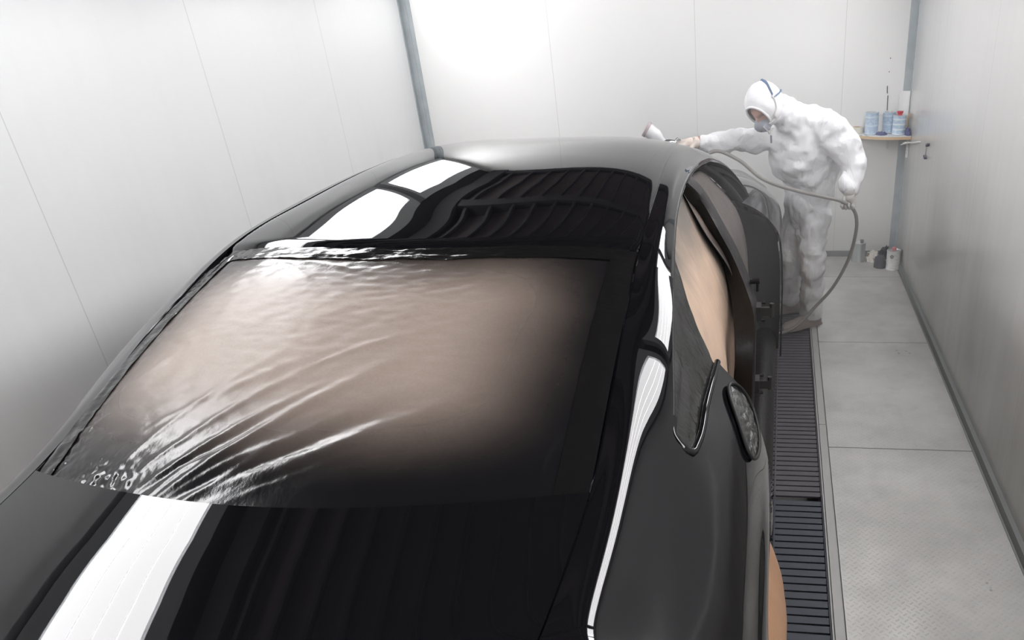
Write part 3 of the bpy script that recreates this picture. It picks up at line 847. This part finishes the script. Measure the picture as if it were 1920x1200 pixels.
# cut-out is closed by the film, which sits in the panel: raise slightly outside
# brown paper bulging out of the rear wheel arch, both sides
for sd in (1, -1):
    def ap(a, t):
        y = 1.28+.82*a; zt = lip_z(min(max(y, 1.31), 2.09))+.02; zt = max(zt, .34)
        z = zt+(.09-zt)*t
        bul = math.sin(PI*a)**.6
        x = 1.040-.03+(.102*math.sin(min(1, t*1.25)*PI*.62))*bul+.012*noise.noise(Vector((a*5, t*4, sd)))
        return (XC+sd*x, y+.03*t*(a-.5), z)
    o = grid(ap, 50, 30, 'wheel_arch_paper', M['woodpaper'], car, thick=.002); fix_out(o, sd)
    # front arch
    def af(a, t):
        y = 4.34+.76*a; tp = .10*sstep(4.5, 5.45, y)**1.5; zt = .64; z = zt+(.09-zt)*t
        x = 1.02-tp+.04*math.sin(PI*t)*math.sin(PI*a)+.012*noise.noise(Vector((a*5, t*4, sd*3)))
        return (XC+sd*x, y, z)
    o = grid(af, 30, 20, 'wheel_arch_paper', M['woodpaper'], car, thick=.002); fix_out(o, sd)
# wheels under the paper carry the car
for sd in (1, -1):
    for wy in (WHY, 4.72):
        mt = Matrix.Translation((XC+sd*.88, wy, .33)) @ Matrix.Rotation(PI/2, 4, 'Y')
        wb = MB().lathe([(.0,.04),(.20,.05),(.215,.10),(.30,.112),(.322,.09),(.33,.05),(.33,-.05),(.322,-.09),(.30,-.112),(.20,-.11),(0,-.10)], 40, mt)
        wb.build('wheel', M['blackthing'], car, True)
MB().box((XC-.80, 1.1, .20), (XC+.78, 5.2, .30)).build('underbody', M['gap'], car)
# small pale scrap reflected marks on the roof: a bit of clear tape
# ================================================================== THE PERSON
def skin_obj(name, verts, edges, radii, m_, parent, sub=2, root=0):
    base = parent_origin(parent)
    me = D.meshes.new(name); me.from_pydata([Vector(v)-base for v in verts], edges, [])
    o = D.objects.new(name, me); C.objects.link(o); o.parent = parent
    me.materials.append(m_)
    sk = o.modifiers.new('skin', 'SKIN')
    if not me.skin_vertices: me.skin_vertices.new()
    for i, r in enumerate(radii):
        r = r if isinstance(r, tuple) else (r, r)
        me.skin_vertices[0].data[i].radius = r
        me.skin_vertices[0].data[i].use_root = (i == root)
    sk.use_smooth_shade = True
    if sub:
        s = o.modifiers.new('sub', 'SUBSURF'); s.levels = sub; s.render_levels = sub
    return o
person = empty('person', (.14, 5.05, 0))
tag(person, 'person in white hooded coverall and grey respirator, bending to spray the car roof', 'person')
# one closed cloth surface built by voxel remeshing limbs and torso together
def cone(mb, a, b, ra, rb, n=20):
    a = Vector(a); b = Vector(b); ax = (b-a); L = ax.length; ax.normalize()
    u = ax.orthogonal().normalized(); v = ax.cross(u)
    rings = []
    for i in range(5):     # start cap
        q = PI/2*i/4; rings.append((a-ax*ra*math.cos(q), ra*math.sin(q)))
    for i in range(1, 5):
        q = PI/2*(i-1)/4 if False else PI/2*(1-(i-1)/3); 
    for i in range(5):
        q = PI/2*(1-i/4); rings.append((b+ax*rb*math.cos(q), rb*math.sin(q)))
    vs = []; fs = []
    for c, r in rings:
        r = max(r, .0008)
        for k in range(n):
            t_ = 2*PI*k/n; vs.append(c+u*math.cos(t_)*r+v*math.sin(t_)*r)
    R_ = len(rings)
    for i in range(R_-1):
        for k in range(n): fs.append((i*n+k, i*n+(k+1) % n, (i+1)*n+(k+1) % n, (i+1)*n+k))
    fs += [tuple(range(n-1, -1, -1)), tuple((R_-1)*n+k for k in range(n))]
    mb.add(vs, fs)
def chain(mb, pts):
    for (a, ra), (b, rb) in zip(pts, pts[1:]): cone(mb, a, b, ra, rb)
P_ = dict(pelvis=(.175,5.03,.86), waist=(.170,4.98,1.00), chest=(.135,4.90,1.17), upper=(.105,4.86,1.29), neck=(.010,4.76,1.385),
          ls=(.265,4.78,1.305), le=(.425,4.78,1.135), lw=(.400,4.695,1.008), rs=(-.03,4.92,1.285), re=(-.290,4.79,1.262), rw=(-.462,4.66,1.282))
mb = MB()
chain(mb, [((.165,5.03,.80), .135), (P_['pelvis'], .150), (P_['waist'], .150), (P_['chest'], .170), (P_['upper'], .150)])
chain(mb, [((.22,5.06,.88), .12), ((.235,5.0,1.08), .12), ((.235,4.90,1.24), .125), ((.20,4.84,1.33), .110)])
chain(mb, [((.20,4.84,1.34), .10), ((.10,4.80,1.385), .095), (P_['neck'], .078)])
chain(mb, [((-.072,4.695,1.478), .080), ((-.030,4.725,1.440), .082), ((.03,4.775,1.395), .092), ((.10,4.82,1.34), .11)])
chain(mb, [((.02,4.88,1.28), .115), ((.06,4.93,1.1), .12)])
chain(mb, [(P_['ls'], .105), ((.36,4.79,1.235), .088), (P_['le'], .074), ((.418,4.735,1.05), .066), (P_['lw'], .058)])
chain(mb, [((.03,4.90,1.30), .10), (P_['rs'], .085), ((-.17,4.86,1.262), .076), (P_['re'], .064), ((-.38,4.72,1.268), .055), (P_['rw'], .044)])
# legs: near (left) and far (right) leg, loose trousers
chain(mb, [((.205,5.01,.80), .118), ((.212,4.965,.62), .096), ((.210,4.945,.46), .083), ((.222,4.975,.28), .076), ((.222,5.01,.12), .070), ((.222,5.01,.095), .068)])
chain(mb, [((.125,5.10,.80), .115), ((.100,5.10,.62), .090), ((.083,5.10,.46), .076), ((.085,5.16,.28), .066), ((.090,5.215,.13), .060)])
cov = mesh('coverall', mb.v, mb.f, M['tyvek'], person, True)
rm = cov.modifiers.new('remesh', 'REMESH'); rm.mode = 'VOXEL'; rm.voxel_size = .0105; rm.use_smooth_shade = True
sm = cov.modifiers.new('smooth', 'SMOOTH'); sm.factor = .5; sm.iterations = 9
for nm, typ, size, st, dpt in (('fold_large', 'CLOUDS', .13, .060, 1), ('fold_small', 'CLOUDS', .055, .023, 1)):
    tx = D.textures.new(nm, 'CLOUDS'); tx.noise_scale = size; tx.noise_depth = dpt
    dm = cov.modifiers.new(nm, 'DISPLACE'); dm.texture = tx; dm.strength = st; dm.mid_level = .5; dm.texture_coords = 'LOCAL'
sm2 = cov.modifiers.new('smooth2', 'SMOOTH'); sm2.factor = .5; sm2.iterations = 3

# head: face looking down to the left, hood over it
HC_ = Vector((-.108, 4.66, 1.478))
fwd = Vector((-.34, -.56, -.76)).normalized()      # where the face looks
upv = Vector((-.30, -.30, .90)); upv = (upv-fwd*upv.dot(fwd)).normalized()
rt = fwd.cross(upv)                                # the head's own right
HM = Matrix.Translation(HC_) @ Matrix((rt, fwd, upv)).transposed().to_4x4()
def hd(x, y, z): return HM @ Vector((x, y, z))
def headf(a, t):
    th = 2*PI*a; ph = PI*t
    x = math.sin(ph)*math.cos(th); y = math.sin(ph)*math.sin(th); z = math.cos(ph)
    rx, ry, rz = .074, .092, .112
    X, Y, Z = x*rx, y*ry, z*rz-.012
    if z < 0: X *= 1-.28*z*z; Y *= 1-.10*z*z
    if y > 0:
        Y += .020*math.exp(-((X/.014)**2+((Z+.020)/.020)**2))          # nose
        Y -= .012*math.exp(-(((abs(X)-.030)/.014)**2+((Z-.008)/.012)**2))  # eye sockets
        Y += .006*math.exp(-((Z-.028)/.010)**2)*math.exp(-(X/.05)**2)     # brow
        Y += .006*math.exp(-((X/.022)**2+((Z+.058)/.010)**2))          # lips
    return hd(X, Y, Z)
body_ = grid(headf, 48, 36, 'head', M['skin'], person, uv=False); fix_normals(body_)
for s_ in (1, -1):
    b = MB(); b.lathe([(0,.0),(.006,.002),(.011,.008),(.012,.014),(.011,.020),(0,.026)], 16, HM @ Matrix.Translation((s_*.030, .062, .002))); 
    b.build('eye', M['maskblk'], body_, True)
    b = MB(); b.tube([hd(s_*.074,-.008,.015), hd(s_*.084,-.012,.008), hd(s_*.084,-.010,-.012), hd(s_*.074,-.002,-.030)], .010, 8); b.build('ear', M['skin'], body_, True)
def hoodf(a, t):
    # sphere around the head cut open over the face: t from the opening rim to the back of the head
    th = 2*PI*a
    ph = math.radians(46)+(PI-math.radians(46))*t
    rxz = math.sin(ph); yy = math.cos(ph)
    wob = 1+.022*noise.noise(Vector((math.cos(th)*3, math.sin(th)*3, t*4)))
    X = rxz*math.cos(th)*.100*wob; Z = rxz*math.sin(th)*.130*wob+.004; Y = yy*.118*wob-.004
    if math.sin(th) < 0: Z *= 1.04; 
    if t < .12: X *= .93+.6*t; Z *= .94+.5*t
    return hd(X, Y, Z)
hood_ = grid(hoodf, 64, 40, 'hood', M['hood'], person, thick=.004, uv=False); fix_normals(hood_)
b = MB(); b.tube([hoodf(i/48, .0) for i in range(49)], .0065, 8); b.build('hood_elastic', M['hood'], hood_, True)
# cloth between hood and shoulders
# respirator
def maskf(a, t):
    th = 2*PI*a; r = math.sin(t*PI/2)
    X = .054*r*math.cos(th); Z = -.050+.052*r*math.sin(th)*(1-.2*(math.sin(th) > 0)*abs(math.cos(th))); Y = .062+.070*math.cos(t*PI/2)+.008*math.cos(th*3)*r*(1-r)
    return hd(X, Y, Z)
mk = grid(maskf, 40, 14, 'respirator', M['mask'], person, uv=False); fix_normals(mk)
for s_ in (1, -1):
    mt = HM @ Matrix.Translation((s_*.040, .088, -.056)) @ Matrix.Rotation(s_*math.radians(62), 4, 'Z') @ Matrix.Rotation(-PI/2, 4, 'X')
    MB().lathe([(0,.036),(.026,.036),(.030,.030),(.030,.010),(.024,.0),(0,0)], 24, mt).build('filter', M['mask'], mk, True)
MB().lathe([(0,.014),(.012,.013),(.014,.0)], 16, HM @ Matrix.Translation((0,.118,-.055)) @ Matrix.Rotation(-PI/2, 4, 'X')).build('valve', M['maskblk'], mk, True)
def ribbon(pts, wdt, name, m_, parent, off=.0, up=None, th=.0022):
    MB().tube(path(pts, 24), wdt, 8, sx=th/wdt, up=up).build(name, m_, parent, True)
def hs(th_deg, t, off=.004):
    p = Vector(hoodf(th_deg/360.0, t)); d_ = (p-HC_).normalized(); return p+d_*off
# strap up the side of the hood to the blue cradle (seen on the head's left side)
SL = 180
ribbon([hd(-.046,.085,-.045), hd(-.086,.060,-.035), hs(SL+10,.10), hs(SL-2,.22), hs(SL-22,.34)], .008, 'strap', M['strapw'], mk, up=-rt)
for dst in ((hs(SL-14,.46), hs(SL-4,.58), hs(SL+6,.70)), (hs(SL-40,.44), hs(SL-62,.58), hs(SL-90,.66))):
    ribbon([hs(SL-22,.34)]+list(dst), .009, 'strap', M['strapb'], mk, up=-rt)
MB().box((-.008,-.008,-.003), (.008,.008,.003), Matrix.Translation(hs(SL-24,.35,.008)) @ HM.to_3x3().to_4x4() @ Matrix.Rotation(PI/2,4,'Y')).build('buckle', M['strapw'], mk)
ribbon([hd(-.030,.118,-.030), hd(-.045,.125,-.060), hd(-.038,.125,-.092)], .004, 'strap', M['strapw'], mk, up=-rt)
# coverall zip and collar flaps below the chin
zb = Vector((-.075, 4.655, 1.325))
b = MB(); b.tube([zb+Vector((.006,0,.03)), zb+Vector((.010,0,-.01))], .005, 8).tube([zb+Vector((.022,0,.03)), zb+Vector((.010,0,-.01))], .005, 8); b.build('collar_flap', M['strapw'], cov, True)
b = MB(); b.tube([zb+Vector((.010,.002,-.01)), zb+Vector((.012,.010,-.055))], .005, 8, sx=.5); b.build('zip', M['zip'], cov, True)

# hands ------------------------------------------------------------------
def hand(name, wrist, dirv, palm_n, curl, m_, side, spread=.012, thumb=None, scale=1.0):
    """glove: one skinned mesh, palm and five fingers. dirv: wrist->knuckles, palm_n: out of the palm, side: direction of the thumb"""
    wv = Vector(wrist); dv = Vector(dirv).normalized(); pn = Vector(palm_n); pn = (pn-dv*pn.dot(dv)).normalized(); sv = Vector(side); sv = (sv-dv*sv.dot(dv)-pn*sv.dot(pn)).normalized()
    V = []; E = []; Rr = []
    def add(p, r, par=None):
        V.append(p); Rr.append(r*scale)
        if par is not None: E.append((par, len(V)-1))
        return len(V)-1
    s = scale
    a = add(wv-dv*.035*s, .030); b0 = add(wv, .029, a); c = add(wv+dv*.045*s, (.036), b0)
    for k, (off, L, r) in enumerate(((.030,.072,.0095), (.010,.080,.010), (-.010,.074,.0095), (-.029,.058,.0085))):
        base = wv+dv*.082*s+sv*off*s
        p0 = add(wv+dv*.060*s+sv*off*.75*s, .0155, c)
        pk = add(base, .0115, p0); cur = base; ang = 0; prev = pk
        for j, f in enumerate((.42,.32,.26)):
            ang += curl[j] if not isinstance(curl[0], tuple) else curl[k][j]
            dd = dv*math.cos(ang)+pn*math.sin(ang)+sv*off*1.2
            cur = cur+dd.normalized()*L*f*s; prev = add(cur, r*(1-.10*j), prev)
    tv = thumb or (sv*.8+dv*.55+pn*.35); tv = Vector(tv).normalized()
    t0 = add(wv+dv*.022*s+sv*.028*s+pn*.006*s, .017, b0)
    t1 = add(V[t0]+tv*.034*s, .0135, t0); t2 = add(V[t1]+(tv*.8+dv*.3+pn*.35).normalized()*.030*s, .0115, t1); add(V[t2]+(tv*.4+dv*.5+pn*.6).normalized()*.024*s, .0095, t2)
    return skin_obj(name, V, E, Rr, m_, person, 2, 2)
# left hand hangs and grips the hose in front of it
LWp = Vector((.402, 4.655, .985))
hand('glove', LWp, (.02,-.16,-1), (-.45,-.90,0), (1.15,1.35,1.1), M['glove'], (-.9,.40,.1), thumb=(-.25,-.75,-.60), scale=.98)
MB().tube([(.398,4.70,1.03), LWp], [.036,.032], 16).build('wrist', M['glove'], person, True)
# right hand on the gun
RWp = Vector((-.500, 4.628, 1.288))
hand('glove', RWp, (-1,-.26,.02), (-.25,.2,-1), (.55,.85,.75), M['gloveR'], (.3,-1,.45), scale=1.0)
MB().tube([(-.452,4.665,1.283), (-.508,4.625,1.289)], [.036,.032], 20).build('wrist', M['skin'], person, True)
MB().tube([(-.496,4.632,1.287), (-.512,4.622,1.290)], [.0345,.0325], 20).build('glove_cuff', M['gloveR'], person, True)
# shoes
def shoe(heel, toe, name):
    h = Vector(heel); t_ = Vector(toe); d_ = (t_-h); L = d_.length; d_.normalize(); s_ = Vector((0,0,1)).cross(d_)
    prof = cr([0,.08,.25,.5,.72,.9,1.0], [.026,.036,.036,.040,.047,.040,.018]); top = cr([0,.1,.3,.5,.7,.88,1.0], [.070,.092,.100,.082,.060,.050,.030])
    def f(a, t):
        th = PI*a
        p = h+d_*(L*t)+s_*(math.cos(th)*prof(t))
        z = .016+(top(t)-.016)*max(0, math.sin(th))**.7
        if a in (0, 1): z = .014
        return p+Vector((0,0,z))
    b = grid(f, 20, 24, name, M['shoe'], person, uv=False); fix_normals(b)
    vs = []; n = 40
    for q in (.002, .018):
        for i in range(n):
            u = i/n; t = u*2 if u < .5 else 2-u*2; sg = 1 if u < .5 else -1
            t = (1-math.cos(t*PI))/2
            vs.append(h+d_*(L*t*1.03-.004)+s_*(sg*(prof(min(1, max(0, t)))+.004))+Vector((0,0,q)))
    fs = [tuple(range(n-1,-1,-1)), tuple(range(n, 2*n))]+[(i, (i+1) % n, n+(i+1) % n, n+i) for i in range(n)]
    fix_normals(mesh('sole', vs, fs, M['shoe'], b, False))
shoe((.285,5.055,.004), (.030,4.895,.004), 'shoe')
shoe((.165,5.30,.004), (-.060,5.235,.004), 'shoe')

# spray gun --------------------------------------------------------------
gun = empty('spray_gun', (-.66, 4.575, 1.27)); tag(gun, 'chrome spray gun with a tilted white cup held over the car roof', 'spray gun')
b = MB(); b.tube(path([(-.690,4.565,1.296), (-.655,4.575,1.300), (-.615,4.59,1.296)], 10), [.016]*3+[.018]*5+[.016]*3, 14)
b.tube(path([(-.617,4.59,1.296), (-.60,4.595,1.25), (-.575,4.60,1.19)], 8), .014, 12, sx=.8); b.build('gun_body', M['chrome'], gun, True)
MB().tube([(-.688,4.565,1.296), (-.716,4.556,1.293)], [.017,.012], 14).build('air_cap', M['chrome'], gun, True)
MB().tube(path([(-.655,4.575,1.285), (-.648,4.578,1.25), (-.635,4.58,1.215)], 8), .005, 8).build('trigger', M['chrome'], gun, True)
for i, (dx, dz) in enumerate(((.045,.012), (.058,.002))): MB().tube([(-.655+dx,4.585,1.296+dz), (-.655+dx+.014,4.59,1.308+dz)], .008, 10).build('knob', M['chrome'], gun, True)
a_ = Vector((-.668,4.572,1.305)); ax = Vector((-.78,-.03,.52)).normalized()
q = ax.to_track_quat('Z', 'Y').to_matrix().to_4x4()
MB().lathe([(.010,0),(.012,.018),(.026,.040),(.036,.060),(.041,.118),(0,.118)], 32, Matrix.Translation(a_) @ q).build('cup', M['cup'], gun, True)
MB().lathe([(.043,.116),(.0445,.118),(.0445,.134),(.040,.138),(.012,.140),(0,.140)], 32, Matrix.Translation(a_) @ q).build('cup_lid', M['cuplid'], gun, True)

# air hose ---------------------------------------------------------------
hp = [(-.575,4.60,1.19), (-.55,4.60,1.155), (-.49,4.61,1.175), (-.40,4.64,1.235), (-.262,4.66,1.185), (-.115,4.64,1.075), (.10,4.61,1.005), (.25,4.60,.972), (.340,4.60,.950), (.392,4.612,.925),
      (.428,4.64,.885), (.455,4.69,.81), (.457,4.74,.70), (.435,4.78,.56), (.385,4.81,.42), (.33,4.82,.32), (.24,4.82,.21), (.17,4.80,.13), (.08,4.78,.06), (-.02,4.80,.020), (-.22,4.90,.013), (-.40,4.86,.013), (-.52,4.55,.013)]
hz = MB().tube(path(hp, 140), .0105, 12).build('air_hose', M['hose'], None, True)
tag(hz, 'grey rubber air hose looping from the spray gun down to the floor', 'hose')
# ================================================================== CORNER SHELF AND WHAT STANDS THERE
SZ = 1.03
shelf = empty('corner_shelf', (.8, 6.62, SZ)); tag(shelf, 'round fronted plywood corner shelf with a stained white top', 'shelf')
def shelf_outline():
    pts = [(XR-.002, YB-.012), (.50, YB-.012)]
    cx, cy = XR+.02, YB+.06
    f = path([(.50,YB-.02,0), (.53,6.585,0), (.60,6.50,0), (.72,6.415,0), (.86,6.38,0), (XR-.002,6.385,0)], 26)
    return pts[:1]+[(p.x, p.y) for p in f[::-1]][0:]
ol = shelf_outline(); n = len(ol)
vs = [(x, y, SZ-.004) for x, y in ol]+[(x, y, SZ) for x, y in ol]
fix_normals(mesh('shelf_top', vs, [tuple(range(n-1,-1,-1)), tuple(range(n, 2*n))]+[(i, (i+1) % n, n+(i+1) % n, n+i) for i in range(n)], M['shelftop'], shelf, False))
vs = [(x, y, SZ-.026) for x, y in ol]+[(x, y, SZ-.004) for x, y in ol]
fix_normals(mesh('shelf_board', vs, [tuple(range(n-1,-1,-1)), tuple(range(n, 2*n))]+[(i, (i+1) % n, n+(i+1) % n, n+i) for i in range(n)], M['ply'], shelf, False))
for x, y, L in ((.845,YB-.02,.11), (XR-.012,6.47,.15)):
    MB().box((x-.009, y-.008, SZ-.026-L), (x+.009, y+.008, SZ-.026)).build('bracket', M['canwhite'], shelf)

def can(x, y, z0, r, h, body, lid, cap, label, group=None, capoff=(0,0), capr=.018, caph=.03, flare=False):
    c = empty('paint_can', (x, y, z0)); tag(c, label, 'can', group)
    T = Matrix.Translation((x, y, z0))
    MB().lathe([(0,.002),(r*.97,.002),(r,.005),(r+.0015,.008),(r,.012),(r,h-.010),(r+.0015,h-.006),(r+.0015,h)], 40, T).build('can_body', body, c, True, 30)
    MB().lathe([(r+.0012,h),(r-.004,h+.002),(r-.007,h-.005),(0,h-.004)], 40, T).build('rim', lid, c, True, 30)
    if cap:
        q = Matrix.Translation((x+capoff[0], y+capoff[1], z0+h-.004))
        pr = [(capr*.8,0),(capr*.8,caph*.35),(capr,caph*.4),(capr,caph),(0,caph)] if not flare else [(capr*.8,0),(capr*.8,caph*.4),(capr,caph*.5),(capr*1.2,caph),(0,caph*.9)]
        MB().lathe(pr, 20, q).build('cap', cap, c, True, 30)
    return c
can(.695, 6.52, SZ, .050, .165, M['canblue2'], M['canmetal'], None, 'pale blue can standing alone on the corner shelf, left of the white box')
can(.835, 6.575, SZ, .050, .155, M['canblue2'], M['canmetal'], None, 'pale blue can standing half hidden behind the striped red capped can')
can(.900, 6.47, SZ, .050, .145, M['canblue'], M['canmetal'], M['redcap'], 'pale blue striped can with a flared red cap on the corner shelf', flare=True, capr=.021, caph=.032)
# cream roll of tape
tr = empty('tape_roll', (.585, 6.60, SZ)); tag(tr, 'cream roll of masking tape at the left end of the corner shelf', 'tape')
T = Matrix.Translation((.59, 6.59, SZ))
MB().lathe([(.028,.001),(.048,.001),(.048,.047),(.028,.047),(.028,.001)], 32, T).build('tape', M['tapew'], tr, True, 30)
MB().lathe([(.025,.0),(.028,.0),(.028,.049),(.025,.049),(.025,.0)], 32, T).build('core', M['ply'], tr, True, 30)
# white box and sheet
MB().box((.755,6.575,SZ), (.795,6.62,SZ+.135)).build('white_bottle', M['sheet'], loc=(.775,6.60,SZ))
tag(D.objects['white_bottle'], 'plain white box standing between the blue cans', 'box')
def sh(a, t):
    x = .905+.078*a; return (x, YB-.022-.012*a+.004*math.sin(a*5), SZ+.002+.30*t-.0*a)
o = grid(sh, 10, 12, 'white_sheet', M['sheet'], None, thick=.003, uv=False); tag(o, 'plain white card sheet standing in the corner behind the striped can', 'sheet')
# blue rag and brush beside the striped can
def rag(name, cx, cy, z0, rx, ry, h, m_, label, cat, seed, res=36, rough=1.0, flat=0):
    def f(a, t):
        th = 2*PI*a; ph = PI*.5*t
        r = math.sin(ph); q = Vector((math.cos(th)*r*2.2, math.sin(th)*r*2.2, seed+t))
        nn = noise.noise(q*1.6)*.55+noise.noise(q*4.1)*.30*rough+noise.noise(q*7)*.08*rough
        rr = 1+.45*nn*rough
        z = h*max(.0, math.cos(ph)**(.8)+nn*.6*(1-t**4))
        return (cx+rx*r*math.cos(th)*rr, cy+ry*r*math.sin(th)*rr, z0+.002+max(0, z)*(1 if t < .999 else 0))
    o = grid(f, res, res//2, name, m_, None, uv=False); fix_normals(o)
    # move the origin to its foot
    for v in o.data.vertices: v.co -= Vector((cx, cy, z0))
    o.location = (cx, cy, z0)
    return tag(o, label, cat)
M['bluerag'] = mat('blue_rag', (.09,.10,.24), .85)
rag('blue_rag', .966, 6.43, SZ, .020, .05, .05, M['bluerag'], 'dark blue crumpled rag on the shelf against the right wall', 'rag', 3.3, 24)
rag('paper_scrap', .775, 6.48, SZ, .045, .05, .018, M['bluerag'], 'small stained scrap lying on the shelf between the cans', 'scrap', 5.1, 24)
br = empty('brush', (.965, 6.50, SZ)); tag(br, 'paint brush with a brown wooden handle leaning beside the striped can', 'brush')
MB().tube([(.960,6.50,SZ+.045), (.980,6.54,SZ+.145)], [.006,.008], 10).build('handle', M['ply'], br, True)
MB().tube([(.957,6.494,SZ+.002), (.960,6.50,SZ+.045)], [.011,.009], 10, sx=.5).build('bristles', M['greycap'], br, True)
# wire hook rail and hanger on the right wall
rl_ = MB().tube(path([(XR-.002,5.95,1.055), (XR-.03,6.05,1.035), (XR-.035,6.3,.995), (XR-.05,6.42,.975), (XR-.035,6.50,.955), (XR-.004,6.52,.955)], 40), .0055, 8)
rl_.tube(path([(XR-.035,6.3,.995), (XR-.07,6.42,.962), (XR-.035,6.50,.955)], 16), .0045, 8)
tag(rl_.build('wire_hook', M['canwhite'], None, True), 'bent white wire hook sticking out of the right wall below the shelf', 'hook')
hg = empty('wall_latch', (XR-.012, 5.64, 1.04)); tag(hg, 'small thin metal latch rod with two bolts on the right wall', 'latch')
MB().tube([(XR-.012,5.62,1.085), (XR-.012,5.64,.995)], .0045, 8).build('rod', M['canmetal'], hg, True)
for y, z in ((5.62,1.083),(5.585,1.093),(5.64,.997),(5.665,1.003)): MB().tube([(XR-.0005,y,z), (XR-.020,y,z)], .009, 10).build('bolt', M['maskblk'], hg, True)
# dark cracks / cable marks on the back wall
for x, z0, z1 in ((.822,1.19,1.30), (.812,1.315,1.37), (.815,1.47,1.475), (.817,1.565,1.572)):
    o = MB().tube([(x,YB-.003,z0), (x-.003+.004*(z1-z0),YB-.003,(z0+z1)/2), (x-.004,YB-.003,z1)], .0028, 6).build('wall_scratch', M['gap'], None, True)
    tag(o, None, None, None, 'structure'); o.name = 'trim_3'
# on the floor
can(.665, 6.50, 0, .054, .165, M['canmetal'], M['canmetal'], M['greycap'], 'silver tin can with a dark cap on the floor against the back wall', capoff=(.02,-.01), capr=.016)
c2 = can(.925, 6.28, 0, .055, .160, M['canwhite'], M['canmetal'], M['pinkcap'], 'white and silver can with a faded red cap on the floor in the corner', capoff=(.0,-.005), capr=.017)
def ring(a0, r, zc, wd):
    b = MB(); R0 = .0562
    b.tube([(.925+R0*math.cos(a0+r*math.cos(q)/R0), 6.28+R0*math.sin(a0+r*math.cos(q)/R0), zc+r*math.sin(q)) for q in [i*2*PI/20 for i in range(21)]], wd, 6)
    return b
b = ring(-1.95, .012, .118, .0022); b.v += ring(-1.95, .003, .118, .002).v; k = len(b.f)
b = ring(-1.95, .012, .118, .0022); b2 = ring(-1.95, .003, .118, .002); b.add(b2.v, b2.f)
b.build('label_mark', M['maskblk'], c2, True)
rag('crumpled_paper', .782, 6.50, 0, .050, .050, .085, M['crumple'], 'crumpled white and brown waste paper between the two cans on the floor', 'waste paper', 1.7, 60, 1.3)
rag('dark_rag', .828, 6.335, 0, .052, .060, .10, M['rag'], 'dark grey cloth heap leaning on the white can on the floor', 'rag', 8.2, 40, .5)
rag('black_bag', .895, 6.57, 0, .050, .035, .10, M['blackthing'], 'small black bag behind the white can in the floor corner', 'bag', 2.4, 36, .6)

# paint mist hanging round the gun and the front of the car
mist = MB().box((-2.3,2.7,.05), (.9,6.5,2.0)).build('paint_mist', None, None)
mm = D.materials.new('paint_mist'); mm.use_nodes = True; nt = mm.node_tree; nt.nodes.clear()
out = nt.nodes.new('ShaderNodeOutputMaterial'); vol = nt.nodes.new('ShaderNodeVolumeScatter'); nt.links.new(vol.outputs[0], out.inputs[1])
tc = nt.nodes.new('ShaderNodeTexCoord'); mp = nt.nodes.new('ShaderNodeMapping'); mp.inputs['Location'].default_value = (.35*.62, -4.5*.52, -1.0*.9); mp.inputs['Scale'].default_value = (.62,.52,.9)
nt.links.new(tc.outputs['Object'], mp.inputs[0])
ln = nt.nodes.new('ShaderNodeVectorMath'); ln.operation = 'LENGTH'; nt.links.new(mp.outputs[0], ln.inputs[0])
mr = nt.nodes.new('ShaderNodeMapRange'); mr.interpolation_type = 'SMOOTHSTEP'; mr.inputs[1].default_value = 1.0; mr.inputs[2].default_value = .15; mr.inputs[3].default_value = 0; mr.inputs[4].default_value = .27
nt.links.new(ln.outputs['Value'], mr.inputs[0]); nt.links.new(mr.outputs[0], vol.inputs['Density']); vol.inputs['Color'].default_value = (.93,.92,.92,1)
mist.data.materials.append(mm)
tag(mist, 'pale haze of paint mist around the front of the car and the person', 'mist', None, 'stuff')
